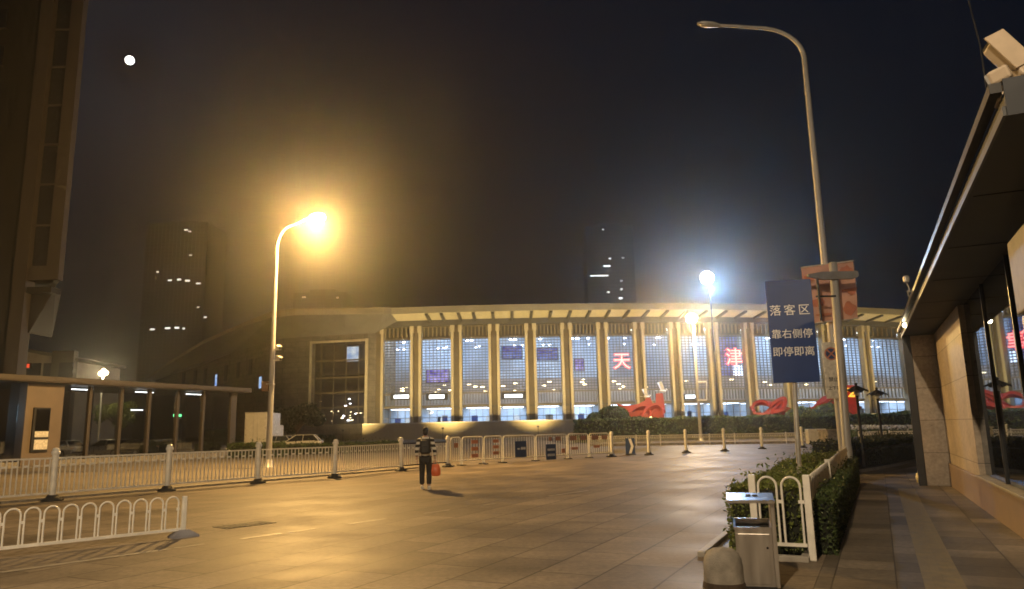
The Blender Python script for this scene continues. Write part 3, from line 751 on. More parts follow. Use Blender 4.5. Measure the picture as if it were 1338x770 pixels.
t = thing('ribbon_sculpture', 'red ribbon sculpture topped by two white doves, behind the left hedge end', 'sculpture', (at(838, 545, YS).x, YS, 0))
def slab(pts, Y, depth):
    mb = MB(); P_ = [at(x, y, Y) for x, y in pts]; n_ = len(P_)
    rows = [[Vector((p.x+dx*(p.z-2)*.06, Y+dy, p.z)) for p in P_] for dx, dy in ((0, 0), (.4, depth*.33), (.7, depth*.66), (.8, depth))]
    mb.loft(rows, True); mb.add(rows[0], [tuple(range(n_))]); mb.add(rows[-1], [tuple(range(n_))[::-1]]); return mb
slab([(806, 527), (813, 529.5), (824, 530), (835, 527.5), (842, 524), (845, 519.5), (850, 520), (853, 528), (858, 537), (864, 546), (836, 546), (824, 545), (816, 541), (811, 535)], YS-.6, 1.4).build('ribbon_band', M['ribbon'], t)
slab([(853, 546), (852, 540), (857, 531), (857, 514.5), (866, 514), (868.5, 531), (868, 546)], YS-1.0, 1.2).build('ribbon_band', M['ribbon'], t)
mb = MB(); ribbon(mb, [(838, 546), (846, 535), (856, 531), (864, 534), (867, 541)], YS-1.3, .9, .28); ribbon(mb, [(818, 543), (830, 535), (842, 533), (849, 540), (851, 546)], YS-.9, .8, .25); mb.build('ribbon_band', M['ribbon'], t)
mb = MB(); mb.box((at(838, 545, YS).x, YS, .9), (6.0, 2.4, 1.8)); mb.build('plinth', M['concrete'], t)
dove(t, 845, 518.5, YS-.6, 1.0); dove(t, 866, 511, YS-.4, 1.15)
spot_light('sculpture_spotlight', t, at(850, 544, YS-2.6), (1, .75, .35), 45, .1)
mb = MB(); mb.ball(at(850, 545.5, YS-2.6)-Z*.1, .16, 8); mb.build('spotlight_lens', emit('small_lens', (1, .75, .35), 25), t)
t = thing('ribbon_sculpture', 'orange red looping ribbon sculpture with an oval hole, left of the blue sign post', 'sculpture', (at(1010, 545, YS).x, YS, 0))
mb = MB(); ribbon(mb, [(983, 536), (984, 530), (992, 527), (1003, 529), (1015, 533), (1030, 539), (1046, 543)], YS, 1.7, .32); mb.build('ribbon_band', M['ribbon'], t)
mb = MB(); ribbon(mb, [(983, 534), (988, 541), (998, 545), (1004, 540), (1010, 533), (1020, 525)], YS-.5, 1.5, .32); ribbon(mb, [(1004, 529), (1012, 527), (1021, 523.5), (1021, 532), (1010, 536)], YS-.8, 1.2, .4); mb.build('ribbon_band', M['ribbon'], t)
mb = MB(); ribbon(mb, [(998, 546), (1008, 539), (1022, 538), (1042, 541)], YS+.2, 1.5, .7); mb.build('ribbon_band', M['ribbon'], t)
mb = MB(); mb.box((at(1012, 545, YS).x, YS, .95), (6.2, 2.4, 1.9)); mb.build('plinth', M['concrete'], t)
spot_light('sculpture_spotlight', t, at(1010, 543, YS-3.2), (1, .75, .4), 120, .1)
t = thing('ribbon_sculpture', 'rising red ribbon sculpture with yellow emblem panel, partly behind the grey post', 'sculpture', (at(1085, 545, YS).x, YS, 0))
mb = MB(); ribbon(mb, [(1042, 545), (1056, 538), (1068, 531), (1076, 524), (1083, 520), (1098, 519), (1112, 524), (1120, 534)], YS, 1.6, .32); mb.build('ribbon_band', M['ribbon'], t)
mb = MB(); ribbon(mb, [(1060, 537), (1070, 540), (1078, 533), (1090, 528), (1108, 529), (1120, 537)], YS-.4, 1.5, .6); mb.build('ribbon_band', M['ribbon'], t)
e0 = at(1112, 525, YS-1.4)
mb = MB(); mb.box(e0, (1.9, .25, 4.2), None, .05); mb.build('emblem_panel', M['red'], t)
mb = MB(); ex = e0+Vector((0, -.2, 1.0))
mb.tube([ex+Vector(p) for p in ((-.5, 0, .35), (-.3, 0, .6), (.1, 0, .62), (.35, 0, .4), (.2, 0, .05), (-.3, 0, -.3), (.45, 0, -.3))], .15, 8); mb.build('emblem', emit('emblem_yellow', (1, .55, .06), 1.6), t)
mb = MB(); mb.box((at(1085, 545, YS).x, YS, .95), (8, 2.4, 1.9)); mb.build('plinth', M['concrete'], t)
spot_light('sculpture_spotlight', t, at(1075, 543, YS-3.2), (1, .75, .4), 120, .1)
for (px, py, r, lab, lf) in ((801, 541, 2.0, 'round dark bush left of the doves sculpture', 'leaf'), (1047, 541.5, 1.9, 'round green bush right of the blue sign post', 'leafyellow'), (1084, 539.5, 2.2, 'larger round bush below the rising red ribbon', 'leafyellow'), (779, 544, 1.2, 'small flat bush at the left end of the hedge top', 'leaf')):
    c = at(px, py, 92); c.z -= .35; t = thing('round_bush', lab, 'bush', (c.x, c.y, 0))
    mb = MB(); mb.tube([(c.x, c.y, 0), (c.x, c.y, c.z)], .12, 6); mb.build('stem', M['bark'], t)
    cc = Vector(c); lumpy('branches', M['core'], cc, (r*.92, r*.9, r*.62), t, int(px), .1)
    def f(cc=cc, r=r):
        v = Vector((random.gauss(0, 1), random.gauss(0, 1), random.gauss(0, 1))).normalized()*random.uniform(.9, 1.03)
        return cc+Vector((v.x*r, v.y*r, v.z*r*.68))
    leaves('foliage', M[lf], f, 2600, .13, t)

# ================================================================== station
RA = 250.0
pc = at(660, 490, 166)
CC = Vector((pc.x, 166+RA, 0))
def P(phi, r, z=0.0): return Vector((CC.x+r*math.sin(phi), CC.y-r*math.cos(phi), z))
def phi_of(px, py=490, r=RA):
    d = ray(px, py); d = Vector((d.x, d.y)).normalized(); o = Vector((-CC.x, -CC.y))
    b = o.dot(d); c = o.dot(o)-r*r; s = -b-math.sqrt(b*b-c); q = Vector((d.x*s, d.y*s))-Vector((CC.x, CC.y))
    return math.atan2(q.x, -q.y)
def arc(p0, p1, r, z, n): return [P(p0+(p1-p0)*i/n, r, z) for i in range(n+1)]
cpx_ = [495, 544, 597, 646, 694, 741, 788, 836, 883, 933, 980, 1030, 1081, 1133, 1185, 1237, 1290]
cph = [phi_of(x) for x in cpx_]
Z0, ZM, ZB, ZL, ZT = 3.4, 7.0, 9.9, 22.5, 25.2
S = thing('station_building', 'long railway station with lit glass bays between golden columns under a curved roof', 'station', P(cph[5], RA))
pL, pR = cph[0], cph[-1]+.03
# podium
mb = MB(); q0 = phi_of(500); n = 30
rows = [arc(q0, pR, RA+14, 0, n), arc(q0, pR, RA+14, Z0-.1, n), arc(q0, pR, RA-30, Z0-.1, n)]
mb.loft(rows); mb.quad(rows[0][0], rows[1][0], rows[2][0], P(q0, RA-30, 0)); mb.build('podium', M['st_podium'], S)
mb = MB(); mb.loft([arc(q0, pR, RA+14.2, Z0-.25, n), arc(q0, pR, RA+14.2, Z0, n), arc(q0, pR, RA+13.5, Z0, n)]); mb.build('podium_coping', M['st_light'], S)
# halls
mb = MB(); mb.loft([arc(pL, pR, RA-.8, Z0-.05, n), arc(pL, pR, RA-16, Z0-.05, n)]); mb.build('hall_floor', M['hallfloor'], S)
mb = MB(); mb.loft([arc(pL, pR, RA-14, 13.8, n), arc(pL, pR, RA-14, ZT+.5, n)]); mb.build('upper_back_wall', M['hall'], S)
mb = MB(); mb.loft([arc(pL, pR, RA-13.8, ZM, n), arc(pL, pR, RA-13.8, 13.8, n), arc(pL, pR, RA-14, 13.8, n)]); mb.build('gallery_wall', M['gallery'], S)
mb = MB(); mb.loft([arc(pL, pR, RA-9, Z0-.05, n), arc(pL, pR, RA-9, ZM, n)]); mb.build('lower_back_wall', M['hall'], S)
mb = MB(); mb.loft([arc(pL, pR, RA-.9, ZM-.25, n), arc(pL, pR, RA-.9, ZM+.35, n), arc(pL, pR, RA-14, ZM+.35, n)]); mb.loft([arc(pL, pR, RA-.9, ZM-.25, n), arc(pL, pR, RA-14, ZM-.25, n)]); mb.build('mezzanine', M['hall_dark'], S)
mb = MB(); mb.loft([arc(pL, pR, RA-.9, ZT+.3, n), arc(pL, pR, RA-14, ZT+.3, n)]); mb.build('hall_ceiling', M['hall_dark'], S)
for e, ph in ((0, pL), (1, pR)):
    mb = MB(); mb.quad(P(ph, RA-.8, 0), P(ph, RA-14, 0), P(ph, RA-14, ZT+.3), P(ph, RA-.8, ZT+.3)); mb.build('end_wall', M['hall_dark'], S)
M['ceil_up'] = emit('hall_ceiling_light', (.70, .86, 1.0), 16.5); M['ceil_lo'] = emit('ground_hall_light', (.80, .92, 1), 7.0)
def loc_m(ph, r, z):
    """frame at the facade: x along the facade, y outward, z up"""
    return frame((math.cos(ph), math.sin(ph), 0), (math.sin(ph), -math.cos(ph), 0), (0, 0, 1), P(ph, r, z))
def flip(ph, r, z):
    return frame((math.cos(ph), math.sin(ph), 0), (0, 0, 1), (math.sin(ph), -math.cos(ph), 0), P(ph, r, z))
M['st_fin'] = mat('station_fin', (.27, .225, .14), .6, var=.12, scale=.5)
spot_m = emit('lamp_and_reflection_glow', (.95, .97, 1), 30); warm_m = emit('lamp_reflection_glow', (1, .78, .4), 12)
rnd = random.Random(3)
for i in range(len(cph)-1):
    a, b = cph[i], cph[i+1]; mid = (a+b)/2; W = (b-a)*RA; w = W-2.5 if i else W-1.9
    m = loc_m(mid, RA-.5, 0)
    mb = MB()
    nm = 8
    for k in range(nm+1): mb.box((-w/2+w*k/nm, 0, (ZB+ZL)/2), (.13, .22, ZL-ZB), m)
    for zz, hh in ((ZB, .35), (ZL, .4), (ZM+.1, .3), (ZT-.15, .3)): mb.box((0, .05, zz), (w, .3, hh), m)
    win = mb.build('window', M['st_mullion'], S)
    mb = MB()
    for k in range(7): mb.box((-w/2+w*(k+.5)/7, .22, (ZL+ZT)/2+.1), (.26, .4, ZT-ZL-.5), m)
    mb.build('upper_fins', M['st_fin'], win)
    mb = MB()
    for k in range(9): mb.box((-w/2+w*(k+.5)/9, .12, (ZM+ZB)/2+.15), (.15, .34, ZB-ZM-.7), m)
    mb.build('lower_fins', M['st_mullion'], win)
    mb = MB(); mb.box((0, -.5, (ZL+ZT)/2), (w, .06, ZT-ZL), m); mb.build('spandrel', M['st_beam'], win)
    mb = MB(); mb.box((0, -.12, (ZB+ZL)/2), (w, .02, ZL-ZB-.4), m); mb.build('glass', M['st_glass'], win)
    mb = MB(); k = 0; zz = ZB+.45
    while zz < ZL-.3: mb.box((0, .16, zz), (w, .2, .19), m); zz += .62
    mb.build('louvers', M['st_louver'], win)
    mb = MB(); mb.box((0, -.15, (Z0+ZM)/2), (w, .02, ZM-Z0-.5), m); g = mb.build('ground_glass', M['st_glass'], win)
    mb = MB()
    for k in range(5): mb.box((-w/2+w*k/4, -.12, (Z0+ZM)/2-.1), (.1, .14, ZM-Z0-.4), m)
    mb.box((0, -.1, Z0+1.15), (w, .1, .12), m); mb.build('door_frame', M['st_mullion'], win)
    mb = MB(); mb.box((0, -6.5, ZT-.2), (w*.8, 8, .1), m); mb.build('ceiling_light', M['ceil_up'], S)
    if i == 0: mb = MB(); mb.box((0, -5, ZM-.4), (w*.7, 5.5, .08), m); mb.build('ceiling_light', M['ceil_lo'], S)
    else: mb = MB(); mb.box((0, -5, ZM-.4), (w*.8, 6, .08), m); mb.build('ceiling_light', M['ceil_lo'], S)
    # hall lamps behind the glass; the warm ones imitate plaza lights reflected in it
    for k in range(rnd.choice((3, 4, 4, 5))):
        mb = MB(); q = m @ Vector((rnd.uniform(-w*.42, w*.42), -2.5, rnd.choice((ZL-.5, ZL-.5, ZL-1.9, ZL-2.0)))); mb.ball(q, (.34, .2, .16), 8); mb.build('hall_lamp_or_reflection', spot_m, S)
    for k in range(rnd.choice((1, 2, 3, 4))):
        mb = MB(); q = m @ Vector((rnd.uniform(-w*.4, w*.4), -3, ZB+rnd.uniform(.5, 3))); mb.ball(q, (.5, .2, .14), 8); mb.build('hall_lamp_or_reflection', warm_m, S)
    for k in range(rnd.choice((2, 3, 4))):
        mb = MB(); x = rnd.uniform(-w*.38, w*.38); q = m @ Vector((x, -5.5, Z0+rnd.uniform(.6, .9)))
        mb.box(q, (rnd.uniform(.5, 1.4), .6, rnd.uniform(1.0, 1.7))); mb.build('hall_counter', [M['bluesign'], M['hall_dark'], M['white'], M['darkmetal']][rnd.randrange(4)], S)
# columns: two pilasters and a recessed back
for i, ph in enumerate(cph):
    m = loc_m(ph, RA, 0)
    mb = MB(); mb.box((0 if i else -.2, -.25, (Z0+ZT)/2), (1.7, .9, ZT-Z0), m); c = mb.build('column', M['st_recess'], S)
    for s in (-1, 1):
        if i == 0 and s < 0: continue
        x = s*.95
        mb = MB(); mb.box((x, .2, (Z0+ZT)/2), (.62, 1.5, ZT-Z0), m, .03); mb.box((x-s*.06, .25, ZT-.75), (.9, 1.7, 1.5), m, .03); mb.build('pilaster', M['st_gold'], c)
    mb = MB(); mb.box((0, .45, Z0+3.4), (1.3, .5, .25), m); mb.build('ledge', M['st_beam'], c)
# warm floodlights at the foot of the columns
FL = 'floodlight posts before the station podium'
for i in range(0, len(cph), 2):
    ph = cph[i]; b = P(ph, RA+23, 0)
    t = thing('floodlight', 'short floodlight post in front of the podium washing the golden columns', 'floodlight', b, 0, FL)
    mb = MB(); mb.box(b+Z*2.1, (.4, .3, .3), None, .03); mb.build('housing', M['darkmetal'], t)
    mb = MB(); mb.tube([b, b+Z*2.0], .05, 8); mb.build('pole', M['darkmetal'], t)
    spot_light('flood_beam', t, b+Z*2.4, (1, .72, .29), 33000, .2, 'SPOT', P(ph, RA, 18), 92, 1.0)

# lit boards over the doors
def lit_sign(px, py, w, h, label, m=None, off=.4):
    ph = phi_of(px, py); z = at(px, py, P(ph, RA+off).y).z; q = loc_m(ph, RA+off, z)
    t = thing('lit_board', label, 'sign', P(ph, RA+off, z))
    mb = MB(); mb.box((0, -.15, 0), (w+1.6, .2, h+.7), q); mb.build('board_casing', M['darkmetal'], t)
    mb = MB(); mb.box((0, 0, 0), (w, .08, h), q, .03); mb.build('lit_face', m or emit('board_face_light', (.93, .96, 1), 5), t)
lit_sign(525, 518.5, 3.4, .75, 'long glowing white board in the leftmost glass bay')
lit_sign(571, 518.5, 3.4, .85, 'glowing white board with dark ends in the second glass bay')
lit_sign(671, 517.5, 4.0, .7, 'glowing white board in the fourth glass bay')
M['scr_blue'] = emit_panel('screen_blue', (.10, .14, .55), (.35, .5, 1.0), .9, .6)
M['scr_white'] = emit_panel('screen_white', (.5, .75, 1), (1, 1, 1), 4.5, .8)
M['scr_violet'] = emit_panel('screen_violet', (.12, .10, .5), (.6, .55, 1), 1.3, .7)
def screen(x0, y0, x1, y1, label, m, off=-1.6):
    ph = phi_of((x0+x1)/2, (y0+y1)/2); Yp = P(ph, RA+off).y; A = at(x0, y0, Yp); B = at(x1, y1, Yp)
    t = thing('screen_or_panel', label, 'screen', P(ph, RA+off, (A.z+B.z)/2)); q = loc_m(ph, RA+off, (A.z+B.z)/2)
    mb = MB(); mb.box((0, -.12, 0), (B.x-A.x+.3, .2, A.z-B.z+.3), q); mb.build('panel_casing', M['darkmetal'], t)
    mb = MB(); mb.box((0, 0, 0), (B.x-A.x, .06, A.z-B.z), q); mb.build('panel_face', m, t)
screen(941, 441, 973, 491, 'large blue screen behind the right red neon character', M['scr_blue'], -2.2)
screen(961, 478, 975, 491, 'brilliant white patch of screen low in the right neon bay', M['scr_white'], -1.4)
screen(556, 484, 585, 499, 'violet screen glowing in the second glass bay', M['scr_violet'])
screen(752, 470, 764, 484, 'small violet glow panel added in the sixth glass bay', M['scr_violet'])  # this and the next two are panels added for patchy hall glow
screen(703, 455, 730, 470, 'blue violet glow panel added high in the fifth glass bay', M['scr_blue'])
screen(656, 453, 682, 468, 'deep blue glow panel added high in the fourth glass bay', M['scr_blue'])
# neon characters
M['neon'] = emit('neon_red', (1.0, .10, .09), 3.2); M['neon_w'] = emit('neon_core', (1, .42, .36), 2.6)
def neon(ch, px, py, size, label):
    ph = phi_of(px, py); z = at(px, py, P(ph, RA+.5).y).z; q = flip(ph, RA+.35, z)
    t = thing('neon_character', label, 'sign', P(ph, RA+.35, z), 0, None)
    mb = MB(); text_to(mb, ch, size, q, .12, .10)
    mb.build('character_outline', M['neon'], t)
    q2 = flip(ph, RA+.50, z); mb = MB(); text_to(mb, ch, size, q2, .06, .0); mb.build('character_core', M['neon_w'], t)
    mb = MB(); 
    for zz in (-1.0, 1.0): mb.box((0, -.35, zz), (size*.9, .12, .12), loc_m(ph, RA+.35, z))
    mb.build('support_rail', M['darkmetal'], t)
neon('天', 812, 473, 4.0, 'red neon Chinese character on the middle glass bay, left of the warm lamp')
neon('津', 958, 468, 4.3, 'red neon Chinese character on the bay with the blue screen, left of the blue sign')

# roof
q540 = phi_of(540); rows_lip = []
ZLT, ZLB = 28.75, 27.3
lipL = [(194, 236, 20), (220, 217, 22.5), (264, 193, 25.6), (318, 173, 27.2), (352, 163.5, 27.5), (384, 160, 27.4), (450, 160, 27.3), (500, 160, 27.3)]
inL = [(203, 246, 20.2), (226, 238, 22.2), (258, 222, 23.2), (303, 199, 23.8), (358, 174.5, 23.8), (394, 170.5, 23.8), (450, 168, 23.8), (490, 166.5, 23.9)]
lip_b, lip_t, inn, top = [], [], [], []
for (px, Y, z), (qx, QY, qz) in zip(lipL, inL):
    p = at(px, 480, Y); q = at(qx, 480, QY)
    th = 1.45 if px > 330 else (.5 if px < 200 else .9)
    lip_b.append(Vector((p.x, p.y, z))); lip_t.append(Vector((p.x, p.y, z+th))); inn.append(Vector((q.x, q.y, qz)))
    e = (q-p); e.z = 0; e.normalize(); top.append(Vector((q.x+e.x*22, q.y+e.y*22, z+2.5)))
nl = len(lip_b); na = 40; pE = pR
for i in range(na+1):
    ph = phi_of(520)+(pE-phi_of(520))*i/na
    lip_b.append(P(ph, RA+6.2, ZLB)); lip_t.append(P(ph, RA+6.2, ZLT)); inn.append(P(ph, RA+.9, 26.45)); top.append(P(ph, RA-25, 30.5))
mb = MB(); mb.loft([lip_t, top]); roof = mb.build('roof', M['st_roof'], S)
mb = MB(); mb.loft([lip_b, lip_t]); mb.build('fascia', M['st_fascia'], roof)
mb = MB(); mb.loft([inn[:nl+1], lip_b[:nl+1]]); mb.build('side_soffit', M['st_roof'], roof)
mb = MB(); mb.loft([inn[nl:], lip_b[nl:]]); mb.build('soffit', M['st_soffit'], roof)
rib_px = [559, 578, 600]+[619+25*i for i in range(28)]
for x in rib_px:
    ph = phi_of(x, 410, RA+4)
    mb = MB(); a_, b_ = P(ph, RA+6.0, ZLB-.18), P(ph, RA+1.0, 26.2); mb.bar(a_, b_, .62, .5); mb.build('rib', M['st_beam'], roof)
mb = MB()
mb.loft([arc(pL, pR, RA+1.0, ZT, n), arc(pL, pR, RA+1.0, 26.5, n)]); mb.loft([arc(pL, pR, RA+1.0, ZT, n), arc(pL, pR, RA-.6, ZT, n)]); mb.build('eaves_beam', M['st_beam'], S)
# stone side wall with the big recessed window
WZ = 23.85
def WP(px, Y, z): p = at(px, 500, Y); return Vector((p.x, p.y, z))
wl = [(203, 246), (258, 222), (303, 199), (356, 174.5), (372, 172.2), (394, 170.5), (405, 169.8)]
mb = MB(); mb.loft([[WP(x, Y, 0) for x, Y in wl[:4]], [WP(x, Y, 20.2+(WZ-20.2)*min(1, (x-203)/97)) for x, Y in wl[:4]]]); mb.build('wing_wall', M['st_stone'], S)
mb = MB(); mb.loft([[WP(x, Y, 0) for x, Y in wl[3:]], [WP(x, Y, WZ) for x, Y in wl[3:]]])
ow0, ow1, zt, zb = (405, 169.8), (480, 166.6), 22.4, 3.6
mb.loft([[WP(*ow0, zt), WP(*ow1, zt)], [WP(*ow0, WZ), WP(*ow1, WZ)]]); mb.loft([[WP(*ow0, 0), WP(*ow1, 0)], [WP(*ow0, zb), WP(*ow1, zb)]])
e1 = P(pL, RA+.3); mb.loft([[WP(*ow1, 0), Vector((e1.x-.6, e1.y, 0))], [WP(*ow1, 26.4), Vector((e1.x-.6, e1.y, 26.4))]]); mb.build('stone_wall', M['st_stone'], S)
def wl_pt(f, z, back=0.0):
    a, b = WP(*ow0, z), WP(*ow1, z); d = (b-a).normalized(); nrm = Vector((-d.y, d.x, 0)); return a.lerp(b, f)+nrm*back
mb = MB(); mb.loft([[wl_pt(0, zb), wl_pt(0, zt), wl_pt(1, zt), wl_pt(1, zb)], [wl_pt(0, zb, 2.2), wl_pt(0, zt, 2.2), wl_pt(1, zt, 2.2), wl_pt(1, zb, 2.2)]]); mb.build('window_reveal', M['st_stone'], S)
mb = MB(); mb.bar(wl_pt(.005, zb, -.1), wl_pt(.005, zt+.3, -.1), .5, .5); mb.bar(wl_pt(.02, zt, -.1), wl_pt(.98, zt, -.1), .5, .5); mb.bar(wl_pt(.985, zb, -.1), wl_pt(.985, zt+.3, -.1), .65, .6); mb.build('stone_frame', M['st_light'], S)
mb = MB()
for f in (.12, .34, .56, .78): mb.bar(wl_pt(f, zb, 2.1), wl_pt(f, zt, 2.1), .15, .2)
for zz in (7.4, 10.8, 14.2, 18.2): mb.bar(wl_pt(.02, zz, 2.1), wl_pt(.98, zz, 2.1), .15, .35)
bw = mb.build('side_window', M['st_recess'], S)
mb = MB(); mb.quad(wl_pt(0, zb, 2.25), wl_pt(1, zb, 2.25), wl_pt(1, zt, 2.25), wl_pt(0, zt, 2.25)); mb.build('glass', M['st_darkglass'], bw)
mb = MB(); mb.quad(wl_pt(0, zb, 7), wl_pt(1, zb, 7), wl_pt(1, zt, 7), wl_pt(0, zt, 7))
for zz in (10.6, 14.8): mb.quad(wl_pt(0, zz, 2.4), wl_pt(1, zz, 2.4), wl_pt(1, zz, 7), wl_pt(0, zz, 7)); mb.quad(wl_pt(0, zz, 2.4), wl_pt(1, zz, 2.4), wl_pt(1, zz+.9, 2.4), wl_pt(0, zz+.9, 2.4))
mb.build('side_room', M['hall_dark'], S)
mb = MB(); mb.quad(wl_pt(.52, 18.0, 3.2), wl_pt(.74, 18.0, 3.2), wl_pt(.74, 21.4, 3.2), wl_pt(.52, 21.4, 3.2)); mb.build('lit_window', emit_panel('lit_window_cool', (.35, .5, .75), (.9, 1, 1), 1.7, .8), S)
rnd = random.Random(9)
for k in range(34):  # glowing blobs imitate plaza lights reflected in the dark window
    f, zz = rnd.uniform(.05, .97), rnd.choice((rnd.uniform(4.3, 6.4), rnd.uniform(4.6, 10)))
    c = wl_pt(f, zz, 3.4); mb = MB(); mb.ball(c, (rnd.uniform(.1, .34), .1, rnd.uniform(.07, .13)), 6); mb.build('window_reflection', [spot_m, warm_m, warm_m][k % 3], S)
# wing windows
for (x, y, lit) in ((283, 497, 1), (341, 500, 1), (327, 480, 0), (311, 484, 0), (295, 488, 0), (255, 494, 0), (268, 492, 0), (240, 497, 0)):
    Y = 174.5+(356-x)/(356-203)*(246-174.5)*.97 if x < 356 else 174
    A, B = at(x-3, y-7, Y-1.5), at(x+3, y+8, Y-1.5); d = (WP(356, 174.5, 0)-WP(258, 222, 0)).normalized()
    nrm = Vector((d.y, -d.x, 0)); c = (A+B)/2; h = A.z-B.z; wdt = 2.0 if not lit else 1.6
    # slide onto the wall plane
    best = min(((wl[i], wl[i+1]) for i in range(3)), key=lambda s: 0 if s[0][0] <= x <= s[1][0] else 1)
    f = (x-best[0][0])/(best[1][0]-best[0][0]); a_, b_ = WP(*best[0], 0), WP(*best[1], 0)
    ry = ray(x, 500); dd = b_-a_; den = ry.x*dd.y-ry.y*dd.x; s = (ry.x*(-a_.y)-ry.y*(-a_.x))/den; q = a_+dd*s; dd.normalize(); nr = Vector((dd.y, -dd.x, 0))
    z = at(x, y, q.y).z; hh = 15/960*q.y*(1 if lit else 1.3)
    mm = frame(dd, nr, Z, Vector((q.x, q.y, z))+nr*.12)
    mb = MB(); mb.box((0, 0, 0), (wdt+.3, .12, hh+.3), mm); w_ = mb.build('wing_window', M['st_beam'], S)
    mb = MB(); mb.box((0, .08, 0), (wdt, .06, hh), mm); mb.build('pane', emit_panel('wing_lit_pane', (.15, .3, .8), (.6, .8, 1), 1.0, .9) if lit else M['darkmetal'], w_)
# ================================================================== left side
def hit(px, A, B, py=540):
    """where the sight line of column px meets the ground line A-B"""
    r = ray(px, py); d = B-A; den = r.x*d.y-r.y*d.x; s = (r.x*(-A.y)-r.y*(-A.x))/den
    return A+d*s
PA, PB = at(0, 560, 43), at(310, 560, 60); PA.z = PB.z = 0
pd = (PB-PA).normalized(); pn = Vector((-pd.y, pd.x, 0))      # pn points away from the viewer
PS = PA-pd*9
RZ = 5.0
T = thing('glass_pavilion', 'low glass walled pavilion with flat roof and stone pier behind the railing', 'pavilion', PA)
def pf(x, y, z): return PA+pd*x+pn*y+Z*z
Lp = (PB-PA).length
fm = frame(pd, pn, Z, PA)
M['pav_metal'] = mat('pavilion_metal', (.055, .044, .033), .6, .1, var=.15)
mb = MB(); mb.box(((Lp-9)/2, 3, RZ+.2), (Lp+9+1.2, 7.6, .38), fm, .04); rf = mb.build('roof', M['pav_metal'], T)
mb = MB(); mb.box(((Lp-9)/2, -.84, RZ+.2), (Lp+9.3, .06, .2), fm); mb.build('fascia_strip', M['pav_metal'], rf)
mb = MB(); mb.box(((Lp-9)/2, .05, .18), (Lp+9, .3, .36), fm); mb.box(((Lp-9)/2, 3, .05), (Lp+9, 6.4, .1), fm); mb.build('plinth', M['concrete'], T)
posts = [hit(x, PA, PB) for x in (117, 158, 195, 232, 266, 305)]
xs = [(p-PA).dot(pd) for p in posts]
for i, x in enumerate(xs):
    mb = MB(); wd = .22 if i < len(xs)-1 else .6; mb.box((x, .1, (RZ+.3)/2), (wd, .25, RZ-.35), fm, .02); mb.build('post', M['pav_metal'], T)
    mb = MB(); mb.box((x, 6, (RZ+.3)/2), (.2, .2, RZ-.35), fm); mb.build('post', M['darkmetal'], T)
gl = glass('pavilion_glass', (.78, .8, .8), .10, .02)
x_p0, x_p1 = (hit(30, PA, PB)-PA).dot(pd), (hit(79, PA, PB)-PA).dot(pd)
ed = [x_p1]+xs
for a, b in zip(ed[:-1], ed[1:]):
    mb = MB(); mb.box(((a+b)/2, .12, (RZ+.36)/2), (b-a-.36, .02, RZ-.42), fm); mb.build('glass_panel', gl, T)
mb = MB(); mb.box((-4.5, .12, (RZ+.36)/2), (8.5+2*x_p0, .02, RZ-.42), fm); mb.build('glass_panel', gl, T)
mb = MB(); mb.box((Lp-.1, 3, (RZ+.36)/2), (.03, 5.8, RZ-.42), fm); mb.build('glass_panel', gl, T)
mb = MB(); mb.box(((x_p0+x_p1)/2, .6, RZ/2), (x_p1-x_p0, 1.6, RZ-.02), fm, .03); mb.build('stone_pier', mat('pavilion_stone', (.15, .118, .09), .6, var=.15, scale=1.2), T)
tube_m = emit('tube_or_reflection', (.95, .97, 1), 9)
for k, x in enumerate((105, 187, 252)):
    q = hit(x, PA+pn*1.6, PB+pn*1.6); xx = (q-PA).dot(pd); mb = MB(); mb.box((xx, 1.6, RZ-.16), (1.5, .1, .05), fm); mb.build('tube_or_reflection', tube_m, T)
q = at(129, 538, 57); mb = MB(); mb.box(((q-PA).dot(pd), 3.5, q.z), (1.0, .06, .06), fm); mb.build('tube_or_reflection', tube_m, T)  # no tube here: glowing strip imitates a ceiling tube's reflection
q = hit(232, PA+pn*3, PB+pn*3); z = at(232, 543, q.y).z
mb = MB(); mb.box(((q-PA).dot(pd), 3, z), (.75, .06, .2), fm); mb.build('exit_light', emit('exit_green', (.2, 1, .35), 4), T)
mb = MB(); mb.box((-.6, 3.2, 3.3), (1.7, .1, 1.1), fm); mb.build('lit_panel', emit('lit_panel_cool', (.55, .8, 1), 3.5), T)
# notice board on the pier
xa, xb = (hit(40, PA, PB)-PA).dot(pd), (hit(62, PA, PB)-PA).dot(pd)
q = hit(51, PA, PB); zt_, zb_ = at(51, 533, q.y).z, at(51, 591, q.y).z
t = thing('notice_board', 'dark upright notice board with two pale sheets on the stone pier of the pavilion', 'notice board', pf((xa+xb)/2, -.25, zb_), math.atan2(pd.y, pd.x))
w_, h_ = xb-xa, zt_-zb_
mb = MB(); mb.box((0, 0, h_/2), (w_, .12, h_), None, .02); mb.build('board_frame', M['darkmetal'], t, True)
mb = MB(); mb.box((.04, -.065, h_*.72), (w_*.8, .02, h_*.48)); mb.build('glass_face', M['st_darkglass'], t, True)
for z, hh in ((h_*.40, h_*.13), (h_*.17, h_*.22)):
    mb = MB(); mb.box((.05, -.075, z), (w_*.8, .03, hh)); mb.build('paper_sheet', M['white_dirty'], t, True)
q = at(22, 558, 45.0)
t = thing('wall_sign', 'small white bracket sign between the pavilion pier and its left glass', 'sign', q)
mb = MB(); mb.box(q, (.55, .1, .42), None, .02); mb.build('sign_plate', M['white_dirty'], t)
for dz in (-.32, .32): 
    mb = MB(); mb.bar(q+Vector((-.5, 0, dz)), q+Vector((.3, 0, dz)), .06, .08); mb.build('bracket_arm', M['darkmetal'], t)

